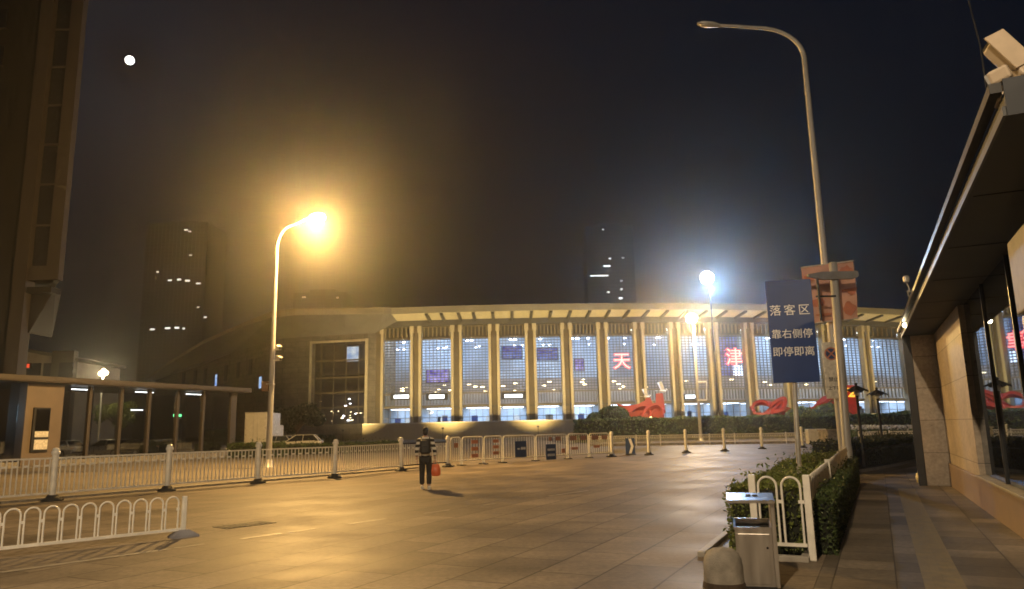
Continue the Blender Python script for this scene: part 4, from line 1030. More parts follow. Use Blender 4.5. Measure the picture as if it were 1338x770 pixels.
# globe lamp and lit tree behind the pavilion
g = at(137, 488, 74); gb = Vector((g.x-.15, 74, 0))
t = thing('globe_lamp', 'cluster globe lamp glowing above the pavilion roof', 'street lamp', gb)
mb = MB(); mb.tube([gb, Vector((gb.x, 74, g.z-.4))], [.12, .07], 10); mb.build('pole', M['polegrey'], t)
gm = emit('globe_glow', (1, .78, .42), 14)
for dx, dz in ((-.25, 0), (.25, .04), (0, .24)):
    mb = MB(); mb.bar(Vector((gb.x, 74, g.z-.45)), Vector((gb.x+dx, 74, g.z+dz-.2)), .05, .05); mb.build('arm', M['polegrey'], t)
    mb = MB(); mb.ball(Vector((gb.x+dx, 74, g.z+dz)), .24, 14); mb.build('globe', gm, t)
spot_light('lamp_light', t, (gb.x, 73.2, g.z-.1), (1, .78, .42), 2200, .25)
c = at(152, 545, 76); tree('small lit tree seen through the pavilion glass', (c.x, 76, 0), 5.5, (1.9, 1.6, 1.5), 3.9, 4200, .13, M['leafyellow'], 5)
c = at(75, 480, 100); tree('dark tree behind the low house roof', (c.x, 100, 0), 12, (5, 4, 3.5), 8.5, 5000, .28, M['leafdark'], 6)
c = at(390, 555, 88); tree('broad dark tree in front of the stone corner of the station', (c.x-.2, 88, 0), 6.2, (3.1, 2.6, 2.1), 3.3, 14000, .16, M['leafdark'], 8)
c = at(365, 560, 90); tree('lower dark tree filling the gap beside the lit lamp pole', (c.x+.3, 90, 0), 5.4, (2.3, 2.2, 1.8), 2.8, 9000, .16, M['leafdark'], 12)
c = at(424, 566, 86); tree('small dark shrub at the right foot of the broad dark tree', (c.x, 86, 0), 2.0, (1.2, 1.0, .75), 1.0, 2400, .12, M['leafdark'], 9, 'shrub', 'shrub')
a_, b_ = at(300, 577, 55), at(372, 577, 55); a_.z = b_.z = 0
hedge_box('low rough hedge strip behind the railing before the white truck', a_, b_, .5, .95, 2600, .1, M['leaf'])
a_, b_ = at(374, 577, 60), at(520, 577, 62); a_.z = b_.z = 0
hedge_box('low hedge strip behind the railing before the station corner', a_, b_, .5, .8, 3600, .1, M['leaf'])

# vehicles
def wheel(t, x, y, r, w):
    wm = frame((0, 1, 0), (0, 0, 1), (1, 0, 0), (x-w/2, y, r))
    mb = MB(); mb.lathe([(r*.62, 0), (r, .02), (r, w-.02), (r*.62, w)], (0, 0, 0), 18, wm); wh = mb.build('wheel', M['rubber'], t, True)
    mb = MB(); mb.lathe([(r*.6, -.01), (r*.55, w+.01)], (0, 0, 0), 14, wm); mb.build('rim', M['galv'], wh, True)
def car(label, loc, rz, paint, group=None, h=1.48):
    t = thing('parked_car', label, 'car', loc, rz, group)
    L, W = 4.5, 1.78
    # stations along Y (front at +Y): y, lower z, upper z, half width
    st = [(-2.25, .45, .78, .70), (-2.15, .30, .95, .80), (-1.6, .26, 1.0, .88), (0, .24, .97, .89), (1.1, .26, .93, .87), (1.9, .28, .80, .80), (2.2, .36, .66, .70)]
    rows = [[(-w, y, lo), (-w*1.0, y, (lo+hi)/2), (-w*.92, y, hi), (w*.92, y, hi), (w, y, (lo+hi)/2), (w, y, lo)] for y, lo, hi, w in st]
    mb = MB(); mb.loft([[Vector(p) for p in r] for r in rows], True, True); mb.add(rows[0], [tuple(range(6))]); mb.add(rows[-1], [tuple(range(6))[::-1]]); mb.build('body', paint, t, True)
    cb = [(-1.95, .96, .78), (-1.45, h-.03, .64), (.15, h, .64), (1.05, .94, .76)]
    rows = [[Vector((-.82, -2.0, .95)), Vector((.82, -2.0, .95)), Vector((.82, 1.15, .92)), Vector((-.82, 1.15, .92))], [Vector((-.62, -1.45, h-.04)), Vector((.62, -1.45, h-.04)), Vector((.62, .2, h-.04)), Vector((-.62, .2, h-.04))]]
    mb = MB(); mb.loft(rows, True); mb.build('windows', M['car_glass'], t, True)
    mb = MB(); mb.box((0, -.62, h-.02), (1.3, 1.75, .05), None, .02); mb.build('roof', paint, t, True)
    for s in (-1, 1):
        mb = MB(); mb.bar((s*.80, 1.12, .93), (s*.63, .2, h-.03), .06, .06); mb.bar((s*.80, -1.98, .95), (s*.63, -1.45, h-.03), .08, .06); mb.bar((s*.815, -.45, .95), (s*.63, -.5, h-.03), .05, .08); mb.build('window_pillar', paint, t, True)
        for y in (-1.35, 1.4): wheel(t, s*.80, y, .32, .2)
        mb = MB(); mb.box((s*.58, 2.14, .64), (.3, .1, .14), None, .03); mb.build('headlight', M['white'], t, True)
        mb = MB(); mb.box((s*.6, -2.2, .78), (.26, .08, .18), None, .03); mb.build('tail_light', M['redblock'], t, True)
    mb = MB(); mb.box((0, 2.2, .45), (1.3, .1, .16), None, .03); mb.box((0, -2.22, .45), (1.3, .1, .16), None, .03); mb.build('bumper', M['darkmetal'], t, True)
    return t
M['car_glass'] = mat('car_window', (.02, .022, .025), .08, 0, var=.1)
M['car_white'] = mat('white_car_paint', (.75, .73, .68), .25, .0, var=.06); M['car_silver'] = mat('silver_car_paint', (.42, .41, .4), .3, .4, var=.08); M['car_dark'] = mat('dark_car_paint', (.04, .04, .05), .25, .2)
def px_car(px, Y, rz, paint, label, **k):
    c = at(px, 570, Y); car(label, (c.x, Y, 0), R(rz), paint, **k)
px_car(80, 66, 70, M['car_white'], 'white car with bright roof behind the pavilion glass, left of the globe lamp')
px_car(141, 67, 80, M['car_silver'], 'silver car behind the pavilion glass, just below the globe lamp')
px_car(176, 66, 65, M['car_dark'], 'dark car behind the pavilion glass, right of the small lit tree')
px_car(359, 74, 84, M['car_silver'], 'silver car just right of the lit street lamp pole')
px_car(391, 72, 96, M['car_white'], 'white car in front of the broad dark tree', h=1.55)
c = at(333.5, 570, 71)
t = thing('box_truck', 'white box truck seen from behind, left of the lit street lamp pole', 'truck', (c.x, 71, 0), R(4))
mb = MB(); mb.box((0, 2.6, 2.3), (2.1, 5.2, 2.9), None, .05); mb.build('cargo_box', M['car_white'], t, True)
for s in (-1, 1):
    mb = MB(); mb.box((s*.51, -.02, 2.28), (.97, .05, 2.7), None, .01); dr = mb.build('rear_door', M['car_white'], t, True)
    mb = MB(); mb.tube([(s*.2, -.07, 1.1), (s*.2, -.07, 3.4)], .022, 6); mb.build('lock_bar', M['galv'], dr, True)
    for k in range(3):
        mb = MB(); mb.box((s*.97, -.05, 1.3+k*.95), (.08, .05, .16)); mb.build('hinge', M['galv'], dr, True)
mb = MB(); mb.box((0, -.02, 3.72), (2.12, .1, .1)); mb.build('top_rim', M['galv'], t, True)
mb = MB(); mb.box((0, 6.2, 1.55), (2.0, 1.7, 2.1), None, .15); mb.build('cab', M['car_white'], t, True)
mb = MB(); mb.box((0, 3.4, .72), (.9, 6.6, .25)); mb.build('chassis', M['darkmetal'], t, True)
mb = MB(); mb.box((0, -.05, .62), (2.0, .12, .14)); mb.build('rear_bumper', M['darkmetal'], t, True)
for y in (1.2, 6.0):
    for s in (-1, 1): wheel(t, s*.88, y, .45, .3)
for s in (-1, 1):
    mb = MB(); mb.box((s*.85, -.1, .78), (.22, .06, .12), None, .02); mb.build('tail_light', M['redblock'], t, True)

# ---- tall tower at the left edge
TY = 62.0
xe = at(30, 362, TY).x
T = thing('office_tower', 'tall dark tower with projecting glazed bay rising along the left edge', 'tower', (xe, TY, 0))
H_ = 78
M['tower'] = mat('tower_cladding', (.026, .022, .019), .75, var=.15, scale=.5); M['tower_trim'] = mat('tower_trim', (.066, .054, .043), .7, var=.12, scale=.5)
M['tower_glass'] = mat('tower_glass', (.03, .03, .035), .12, 0, var=.2)
mb = MB(); k_ = (TY+22)/TY; mb.loft([[Vector((xe-32, TY, z)), Vector((xe-.4, TY, z)), Vector((xe*k_-1.0, TY+22, z)), Vector((xe-32, TY+22, z))] for z in (0, H_)], True); mb.quad((xe-32, TY, H_), (xe-.4, TY, H_), (xe*k_-1, TY+22, H_), (xe-32, TY+22, H_)); mb.build('tower_body', M['tower'], T)
mb = MB(); mb.box((xe-.1, TY+.3, H_/2), (1.15, 1.2, H_)); mb.build('corner_pier', M['tower_trim'], T)
zb0 = at(50, 366, TY).z; bx1 = at(76, 358, TY).x
mb = MB(); kb = (TY+4)/TY; bq = [(xe, TY+.4), (bx1-.02, TY+.4), (bx1*kb-.3, TY+4), (xe*kb-.3, TY+4)]; mb.loft([[Vector((x, y, z)) for x, y in bq] for z in (zb0, H_)], True); mb.add([(x, y, zb0) for x, y in bq], [(0, 3, 2, 1)]); mb.build('bay', M['tower'], T)
mb = MB(); mb.box((bx1-.5, TY+.3, (zb0+H_)/2), (1.1, .7, H_-zb0)); mb.box(((xe+bx1)/2+.2, TY+.28, zb0+.55), (bx1-xe-.5, .72, 1.1)); mb.build('bay_frame', M['tower_trim'], T)
mb = MB(); mb.box(((xe+bx1)/2+.1, TY+.5, zb0-.9), (bx1-xe-.9, 1.4, .5)); mb.loft([[Vector((xe+.4, TY+.6, zb0-.6)), Vector((bx1-.5, TY+.6, zb0-.6)), Vector((bx1-2.0, TY+3.8, zb0-.6)), Vector((xe+.4, TY+3.8, zb0-.6))], [Vector((xe+.4, TY+.6, zb0-4.5)), Vector((xe+.6, TY+.6, zb0-4.5)), Vector((xe+.6, TY+3.8, zb0-4.5)), Vector((xe+.4, TY+3.8, zb0-4.5))]], True); mb.build('bay_bracket', M['tower'], T)
fl = 3.75; z = zb0+1.3
while z < H_-1:
    mb = MB(); mb.box(((xe+bx1)/2-.25, TY+.32, z+fl/2-.1), (bx1-xe-1.55, .1, fl-.3)); w_ = mb.build('bay_window', M['tower_glass'], T)
    mb = MB(); mb.box(((xe+bx1)/2-.25, TY+.27, z-.08), (bx1-xe-1.5, .16, .16)); mb.build('sill', M['tower_trim'], w_)
    z += fl
wxs = [at(x, 100, TY).x for x in (12,)]
z = zb0-9
while z < H_-2:
    for wx in (xe-4.6, xe-8.2, xe-11.8):
        mb = MB(); mb.box((wx, TY-.02, z), (1.5, .12, 1.9)); w_ = mb.build('window', M['tower_glass'], T)
        mb = MB(); mb.box((wx, TY-.06, z-1.02), (1.7, .2, .12)); mb.build('sill', M['tower_trim'], w_)
    z += fl
# low house
c = at(60, 470, 88); A, B = at(12, 470, 88), at(100, 470, 88)
T = thing('low_house', 'low pale house with red sign and dim windows behind the pavilion roof', 'house', (c.x, 88, 0))
zl, zr = at(20, 452, 88).z, at(100, 470, 88).z
M['house'] = mat('house_render', (.33, .29, .25), .85, var=.2, scale=.6)
mb = MB(); vs = [(A.x, 88, 0), (B.x, 88, 0), (B.x, 88, zr-.3), (A.x, 88, zl-.3)]; vs += [(x, y+10, z) for x, y, z in vs]; mb.add(vs, [(0, 1, 2, 3), (1, 5, 6, 2), (5, 4, 7, 6), (4, 0, 3, 7)]); mb.build('wall', M['house'], T)
mb = MB(); mb.bar(Vector((A.x-.5, 93, zl-.05)), Vector((B.x+.5, 93, zr-.1)), 11, .35); rf = mb.build('roof', M['st_beam'], T)
mb = MB(); mb.box((at(84, 470, 87.5).x, 87.6, zr/2+.5), (2.6, .9, zr+1)); mb.build('stair_block', M['tower_trim'], T)
for x in (60, 38, 86):
    q = at(x, 486, 87.1); mb = MB(); mb.box((q.x, 87.9 if x != 86 else 87.1, q.z), (1.6, .2, 2.2)); mb.build('window', M['tower_glass'], T)
q = at(29, 478.5, 87.4); t = thing('shop_sign', 'glowing red sign on the low house above the pavilion roof', 'sign', q)
mb = MB(); mb.box(q, (2.1, .25, .62), None, .05); mb.build('sign_casing', M['darkmetal'], t)
mb = MB(); mb.box(q+Vector((0, -.15, 0)), (1.9, .06, .45)); mb.build('lit_face', emit('red_sign_glow', (1, .09, .03), .9), t)
# ---- skyscrapers far behind
M['sky_wall'] = mat('far_tower_wall', (.04, .038, .038), .8, var=.2, scale=.05)
def skyscraper(label, x0, x1, ytop, Y, lit, glowc=(1, .95, .85), strength=2.2):
    A, B = at(x0, ytop, Y), at(x1, ytop, Y); zt = max(A.z, B.z); w = B.x-A.x
    T = thing('skyscraper', label, 'skyscraper', ((A.x+B.x)/2, Y, 0))
    mb = MB(); mb.box(((A.x+B.x)/2, Y+w*.4, zt/2), (w, w*.8, zt)); mb.box(((A.x+B.x)/2, Y+w*.4, zt+2.5), (w*.5, w*.4, 5)); mb.build('wall', M['sky_wall'], T)
    n = int(w/3.6); mb = MB()
    for i in range(n+1): mb.box((A.x+w*i/n, Y-.1, zt/2), (.5, .5, zt-1))
    mb.build('pilasters', M['sky_wall'], T)
    mb = MB(); z = 6
    while z < zt-3: mb.box(((A.x+B.x)/2, Y-.02, z), (w-.6, .1, 1.5)); z += 3.6
    mb.build('dark_windows', M['tower_glass'], T)
    e = emit('far_window_glow', glowc, strength)
    for (x, y, ww, hh) in lit:
        q = at(x, y, Y-.6); mb = MB(); mb.box(q, (ww*Y/960, .3, hh*Y/960)); mb.build('lit_window', e, T)
skyscraper('dark skyscraper with curved rows of lit windows, left of the lit lamp', 193, 272, 292, 700, [(222, 366.5, 5, 1.6), (234, 365.5, 5, 2), (245, 367, 6, 2), (259, 370.5, 6, 1.6), (243, 300.5, 5, 1.6), (248, 302.5, 4, 1.2), (249, 333.5, 4, 1.4), (206, 355.5, 3, 1.4), (199, 430.5, 6, 2), (219, 429, 7, 2.2), (231, 428.5, 6, 2.4), (240, 429.5, 3, 2), (268, 414.5, 4, 2), (259, 401.5, 3, 1.2)])
skyscraper('dark skyscraper with few white lit windows, left of the blue white lamp', 765, 826, 296, 720, [(793, 347.8, 9, 2), (783, 360.5, 24, 1.4), (788, 300, 3, 1.4), (797, 338, 3, 1.5), (814, 337, 3, 1.6), (812, 378, 3, 1.6), (795, 382, 4, 1.4), (811, 390, 5, 1.8), (812, 367, 3, 1.2)], (.9, .95, 1), 3.0)
skyscraper('dim skyscraper with two lit windows directly below the lit sodium lamp', 384, 452, 383, 720, [(397, 388.5, 5, 2), (441, 389, 3, 2.4)], (1, .9, .7), 1.6)

# ================================================================== right building
H2 = R(25); U2 = Vector((math.sin(H2), math.cos(H2), 0)); V2 = Vector((math.cos(H2), -math.sin(H2), 0))
def uvb(u, v, z=0.0): return U2*u+V2*v+Z*z
def bx(mb, u0, u1, v0, v1, z0, z1, bevel=0.0):
    return mb.box(((v0+v1)/2, (u0+u1)/2, (z0+z1)/2), (v1-v0, u1-u0, z1-z0), frame(V2, U2, Z, (0, 0, 0)), bevel)
T = thing('glass_shopfront', 'dark canopied building with stone pier and reflecting glass along the right pavement', 'building', uvb(12, 1.9))
ZS = 3.88
mb = MB(); bx(mb, 22.15, 22.6, 1.34, 2.4, 0.0, ZS-.005); mb.build('stone_pier', M['stonewall'], T)
mb = MB(); bx(mb, 16.7, 22.148, 1.90, 2.4, .58, ZS-.005); mb.build('stone_wall', M['stonewall'], T)
mb = MB(); bx(mb, -8, 22.148, 1.86, 2.4, 0, .575, .012); mb.build('plinth', M['plinth'] if 'plinth' in M else mat('plinth_granite', (.27, .20, .16), .5, var=.2, scale=3, bump=.15), T)
mb = MB(); bx(mb, -8, 16.698, 1.83, 2.02, .577, .62, .008); mb.build('coping', M['kerb'], T)
mb = MB(); bx(mb, 22.0, 22.14, 1.15, 1.335, 0, ZS-.005, .01); mb.build('corner_column', M['darkmetal'], T)
m, nt, out = new_mat('shop_glass')
g1 = N(nt, 'ShaderNodeBsdfGlossy'); g1.inputs['Roughness'].default_value = .015; g1.inputs[0].default_value = (.8, .88, 1, 1)
d1 = N(nt, 'ShaderNodeBsdfDiffuse'); d1.inputs[0].default_value = (.012, .014, .018, 1); mx = N(nt, 'ShaderNodeMixShader'); mx.inputs[0].default_value = .62
nt.links.new(d1.outputs[0], mx.inputs[1]); nt.links.new(g1.outputs[0], mx.inputs[2]); nt.links.new(mx.outputs[0], out.inputs[0]); M['shop_glass'] = m
k = -7.32; edges = []
while k < 16.6: edges.append((k, min(k+2.4, 16.68))); k += 2.4
for a, b in edges:
    mb = MB(); bx(mb, a+.03, b-.03, 2.0, 2.03, .63, ZS-.01); mb.build('glass_pane', M['shop_glass'], T)
    mb = MB(); bx(mb, a-.03, a+.03, 1.97, 2.06, .625, ZS-.006); mb.build('mullion', M['darkmetal'], T)
mb = MB(); bx(mb, -8, 22.5, 2.45, 9, 0, 4.6); mb.build('body', M['darkmetal'], T)
M['canopy'] = mat('canopy_panel', (.030, .036, .05), .65, .0, var=.2, scale=1.5)
E0 = 6.2
M['canopy_lip'] = mat('canopy_lip', (.07, .075, .085), .5, .4)
mb = MB(); bx(mb, E0, 22.7, 1.18, 3.2, ZS, ZS+.16); cpy = mb.build('canopy', M['canopy'], T)
mb = MB(); bx(mb, E0, 22.72, 1.155, 1.178, ZS-.02, ZS+.05); mb.build('lower_lip', M['canopy_lip'], cpy)
mb = MB(); bx(mb, E0-.01, 22.72, 1.09, 1.17, ZS+.163, ZS+.24); mb.build('upper_lip', M['darkmetal'], cpy)
for u in (8.5, 11, 13.5, 16, 18.5): 
    mb = MB(); bx(mb, u-.012, u+.012, 1.23, 3.1, ZS-.008, ZS-.001); mb.build('panel_seam', M['blackiron'], cpy)
mb = MB(); bx(mb, E0-.02, E0-.002, 1.18, 3.2, ZS-.03, ZS+.26); mb.build('end_plate', M['canopy'], cpy)
# white sign box under the canopy
t = thing('sign_box', 'white box sign on the wall above the glass at the right edge', 'sign', uvb(11.2, 1.9, 3.0))
mb = MB(); bx(mb, 6.6, 9.7, 1.66, 1.98, 2.78, 3.6, .02); mb.build('box_body', M['kerb'], t)
mb = MB(); bx(mb, 6.6, 9.7, 1.70, 1.98, 2.2, 2.76, .01); mb.build('lower_panel', M['polegrey'], t)
# cameras at the canopy corner
M['camcream'] = mat('cream_housing', (.47, .39, .30), .5, var=.12, scale=8)
cc = at(1318, 118, (uvb(6.4, 1.3)).y); cz = ZS+.24
base = uvb(6.45, 1.36, cz)
t = thing('cctv_mount', 'cream camera cluster with junction box on the near canopy corner', 'camera', base)
q = at(1320, 124, base.y); mb = MB(); mb.box((0, 0, 0), (.26, .2, .12), frame(V2, U2, Z, q+V2*.03), .015); mb.build('junction_box', M['camcream'], t)
mb = MB(); mb.bar(base-Z*.02, q-Z*.05, .22, .2); mb.build('mount_plate', M['darkmetal'], t)
def cam_part(px0, py0, px1, py1, r, nm, Y):
    a, b = at(px0, py0, Y), at(px1, py1, Y-.1); d = (b-a); L = d.length; d.normalize(); sd = d.cross(Vector((0, 1, 0))).normalized(); nn = sd.cross(d)
    mb = MB(); mb.box((0, 0, 0), (r*2, L, r*2.0), frame(sd, d, nn, (a+b)/2), .02); o = mb.build(nm, M['camcream'], t); return o, a, d, sd, nn
o, a, d_, s_, n_ = cam_part(1297, 58, 1343, 100, .068, 'camera_housing', base.y)
mb = MB(); mb.box((0, 0, 0), (.12, .02, .1), frame(s_, d_, n_, a-d_*.005)); mb.build('front_glass', M['darkmetal'], o)
mb = MB(); mb.box((0, 0, 0), (.17, .34, .012), frame(s_, d_, n_, (a+d_*.13)-s_*.0-n_*.075)); mb.build('sun_shield', M['camcream'], o)
o, a, d_, s_, n_ = cam_part(1293, 106, 1320, 92, .055, 'camera_housing', base.y-.05)
mb = MB(); mb.box((0, 0, 0), (.09, .02, .09), frame(s_, d_, n_, a-d_*.005)); mb.build('front_glass', M['polegrey'], o)
mb = MB(); mb.tube([at(1322, 92, base.y), at(1330, 105, base.y), at(1330, 122, base.y)], .035, 10); mb.build('arm', M['camcream'], t)
# cable
p = at(1290, 118, base.y); pts = [p, at(1287, 100, base.y+.1), at(1281, 60, base.y+.4), at(1272, 25, base.y+.8), at(1263, -10, base.y+1.3), at(1240, -120, base.y+3)]
mb = MB(); mb.tube(pts, .006, 6); tag(mb.build('cable', M['darkmetal']), 'thin black cable rising from the camera cluster into the sky', 'cable')
pts = [uvb(u, 1.13, ZS+.27+.012*math.sin(u*.9)) for u in [6.5+15*i/12 for i in range(13)]]
mb = MB(); mb.tube(pts, .007, 6); tag(mb.build('cable', M['canopy_lip']), 'pale cable running along the canopy edge', 'cable')
# small fittings at the far end of the canopy
q = at(1183, 425, 17.9); t = thing('wall_lamp', 'small lit lamp under the far end of the canopy edge', 'lamp', q)
mb = MB(); mb.bar(q+Vector((0, 0, .02)), uvb(20.2, 1.18, ZS+.1), .03, .03); mb.build('bracket', M['darkmetal'], t)
mb = MB(); mb.ball(q, (.07, .06, .06), 12); mb.build('bulb', emit('wall_bulb', (1, .82, .5), 18), t)
spot_light('lamp_light', t, q-Vector((.1, .05, .05)), (1, .82, .5), 9, .05)
q = at(1192, 392, 16.5); cctv('cctv_camera', q-Z*.05, (-.6, -.8, -.1), 'white bullet camera on the canopy edge above the small lit lamp', None, 1.0)
q = at(1184, 365, 16.5); t = thing('sensor', 'small grey sensor on a stalk above the canopy edge', 'sensor', q)
mb = MB(); mb.box(q, (.12, .1, .16), None, .03); mb.build('sensor_head', M['galv'], t)
mb = MB(); mb.tube([q-Z*.08, q-Z*.22+Vector((.05, 0, 0)), uvb(18.4, 1.18, ZS+.2)], .012, 6); mb.build('stalk', M['polegrey'], t)
# litter bag at the column foot
q = ground(1203, 631); t = thing('plastic_bag_litter', 'pale yellow crumpled bag at the foot of the dark column', 'bag', (q.x, q.y, .01))
mb = MB(); mb.ball((q.x, q.y, .13), (.12, .10, .13), 12)
rnd = random.Random(4); mb.v = [p+Vector((rnd.uniform(-.04, .04), rnd.uniform(-.03, .03), rnd.uniform(-.03, .06))) for p in mb.v]; mb.build('bag_film', mat('bag_film', (.75, .68, .42), .5), t)

# ---- dark garden lamps and low iron fence
for i, (px, py, lab) in enumerate(((1130, 615, 'dark garden lamp with umbrella shade, nearer the grey post'), (1156, 606, 'dark garden lamp with umbrella shade, nearer the stone pier'))):
    b = ground(px, py); h = at(px-10, 509 if i == 0 else 514, b.y).z
    t = thing('garden_lamp', lab, 'garden lamp', (b.x, b.y, 0), 0, 'dark garden lamps')
    mb = MB(); mb.lathe([(.16, 0), (.16, .06), (.09, .1), (.075, .7), (.05, .75), (.045, h-.25), (.07, h-.22)], (0, 0, 0), 12); mb.build('pole', M['blackiron'], t, True)
    mb = MB()
    for k in range(8):
        a0, a1 = k*math.pi/4, (k+1)*math.pi/4
        mb.add([(0, 0, h+.16), (.42*math.cos(a0), .42*math.sin(a0), h-.10), (.38*math.cos((a0+a1)/2), .38*math.sin((a0+a1)/2), h-.03), (.42*math.cos(a1), .42*math.sin(a1), h-.10), (0, 0, h+.10)], [(0, 1, 2), (0, 2, 3), (4, 2, 1), (4, 3, 2)])
    mb.build('shade', M['blackiron'], t, True)
    mb = MB(); mb.ball((0, 0, h+.18), .06, 8); mb.build('finial', M['blackiron'], t, True)
    mb = MB(); mb.ball((0, 0, h-.1), (.1, .1, .12), 10); mb.build('bulb', M['white_dirty'], t, True)
I0, I1 = ground(1122, 618), ground(1204, 600); ic = Vector((.5*(I0.x+I1.x)+.35, .5*(I0.y+I1.y)-.3, 0))
def q2(t): return I0*(1-t)**2+ic*2*t*(1-t)+I1*t*t
t = thing('iron_fence', 'low curved black iron fence along the far end of the pavement', 'fence', I0)
n = 44
mb = MB(); mb.tube([q2(i/n)+Z*.75 for i in range(n+1)], .022, 6); mb.build('top_rail', M['blackiron'], t)
mb = MB(); mb.tube([q2(i/n)+Z*.14 for i in range(n+1)], .022, 6); mb.build('bottom_rail', M['blackiron'], t)
o0 = None
for i in range(n+1):
    p = q2(i/n)
    if o0 is None: mb = MB(); mb.tube([p+Z*.02, p+Z*.78], .011, 5); o0 = mb.build('picket', M['blackiron'], t); p_0 = p.copy()
    else: c = o0.copy(); col.objects.link(c); c.location = p-p_0
mb = MB(); mb.loft([[q2(i/n)+Vector((-.04, -.07, 0)) for i in range(n+1)], [q2(i/n)+Vector((-.04, -.07, .1)) for i in range(n+1)], [q2(i/n)+Vector((.06, .09, .1)) for i in range(n+1)], [q2(i/n)+Vector((.06, .09, 0)) for i in range(n+1)]]); mb.build('kerb_base', M['kerb'], t)
d_ = (I1-I0).normalized(); s_ = Vector((-d_.y, d_.x, 0))
hedge_box('dark shaggy hedge behind the low black iron fence', I0+s_*.75-d_*.8, I1+s_*.75+d_*3, .5, 1.0, 9000, .055, M['leafdark'])

# ================================================================== planting bed, fence, signs at right
BU0, BU1, BVL, BVR = 9.95, 22.8, -1.95, -.84
sheet('planting_bed', [uv(BU0, BVL), uv(BU1, BVL-.15), uv(BU1, BVR), uv(BU0, BVR)], .014, M['soil'])
mb = MB(); bx(mb, BU0-.05, BU1, BVR, BVR+.1, 0, .07, .01); bx(mb, BU0-.1, BU0, BVL, BVR+.098, 0, .072, .01); bx(mb, BU0-.1, BU1, BVL-.12, BVL-.02, 0, .07, .01)
tag(mb.build('bed_kerb', M['kerb']), kind='structure')
hedge_box('leafy green hedge filling the fenced planting bed', uv(BU0+.22, -1.44), uv(BU1, -1.52), .46, .80, 30000, .033, M['leafyellow'], .0, top_wave=.15)
hedge_box('narrow green hedge outside the white fence along the pavement', uv(BU0+.5, -.75), uv(BU1, -.75),   .12, .66, 19000, .03, M['leaf'], .0, top_wave=.2)
def bed_post(t, u, v, h=1.02, local=False):
    mb = MB(); mb.box((0, 0, h/2), (.085, .085, h), frame(V, U, Z, uv(u, v)), .01); return mb.build('post', M['white'], t)
def arch_run(t, u0, v0, u1, v1, n, h, zb=.18):
    a, b = uv(u0, v0), uv(u1, v1); d = (b-a); L = d.length; d.normalize(); st = L/n; r = st*.39
    fr = frame(d, d.cross(Z)*-1, Z, a); first = None
    for k in range(n):
        x = st*(k+.5)
        pts = [fr @ Vector((x-r, 0, zb))]+[fr @ Vector((x-r*math.cos(q), 0, h-r+r*math.sin(q))) for q in [math.pi*j/10 for j in range(11)]]+[fr @ Vector((x+r, 0, zb))]
        mb = MB(); mb.tube(pts, .015, 7); mb.build('arch', M['white'], t)
    mb = MB(); mb.bar(a+Z*zb, b+Z*zb, .03, .04); mb.build('bottom_rail', M['white'], t)
    mb = MB()
    for k in range(n+1): 
        c = a+d*min(max(st*k, .03), L-.03)+Z*(h*.70); mb.bar(c-d*st*.12, c+d*st*.12, .02, .04)
    mb.build('tie_plates', M['white'], t)
t = thing('bed_fence', 'white end fence of two arches at the front of the planting bed', 'fence', uv(BU0, -1.0))
bed_post(t, BU0+.05, -1.53); arch_run(t, BU0+.05, -1.49, BU0+.05, -.93, 2, .99)
SF = 'white side fence sections of the planting bed'
sl = ['nearest white side fence section of the planting bed, with the end post', 'middle white side fence section of the planting bed', 'farthest white side fence section of the planting bed by the grey post']
for i in range(3):
    u0, u1 = BU0+.05+i*4.2, BU0+.05+(i+1)*4.2
    t = thing('bed_fence', sl[i], 'fence', uv(u0, -.88), 0, SF)
    bed_post(t, u0, -.88); arch_run(t, u0+.05, -.88, u1-.05, -.88, 15, .98)

def sign_face_m(c, rz): return frame((math.cos(rz), math.sin(rz), 0), (0, 0, 1), (math.sin(rz), -math.cos(rz), 0), c)
# blue drop-off sign
sb = uv(13.4, -1.33); srz = -R(9)
t = thing('blue_sign', 'blue traffic sign with three lines of white characters on a grey post in the hedge', 'sign', sb)
c = at(1035, 433, sb.y); 
zt_, zb_ = at(1034, 366, sb.y).z, at(1038, 500, sb.y).z; wS = 58/960*sb.y; hS = zt_-zb_
cf = Vector((c.x, sb.y, (zt_+zb_)/2)); fmS = sign_face_m(cf, srz); 
mb = MB(); mb.box((0, 0, 0), (wS, hS, .03), fmS, .008); mb.build('sign_plate', M['bluesign'], t)
mb = MB(); mb.tube([(sb.x+.05, sb.y+.06, 0), (cf.x+.04, sb.y+.06, zt_-.1)], .04, 12); mb.build('post', M['galv'], t)
for zz in (-.5, .5):
    mb = MB(); mb.box((0, zz, -.04), (wS*.7, .05, .05), fmS); mb.build('clamp', M['galv'], t)
k = hS/134
def line(s, dx, y, size, sp):
    mb = MB(); text_to(mb, s, size, frame(fmS.col[0].xyz, fmS.col[1].xyz, fmS.col[2].xyz, fmS @ Vector((dx*k, (433-y)*k, .018))), .003, .0, sp)
    o = mb.build('lettering', M['lettering'], t)
line('落客区', -1, 407, .20, 1.38); line('靠右侧停', -.5, 438, .172, 1.0); line('即停即离', -.5, 461, .175, 1.0)

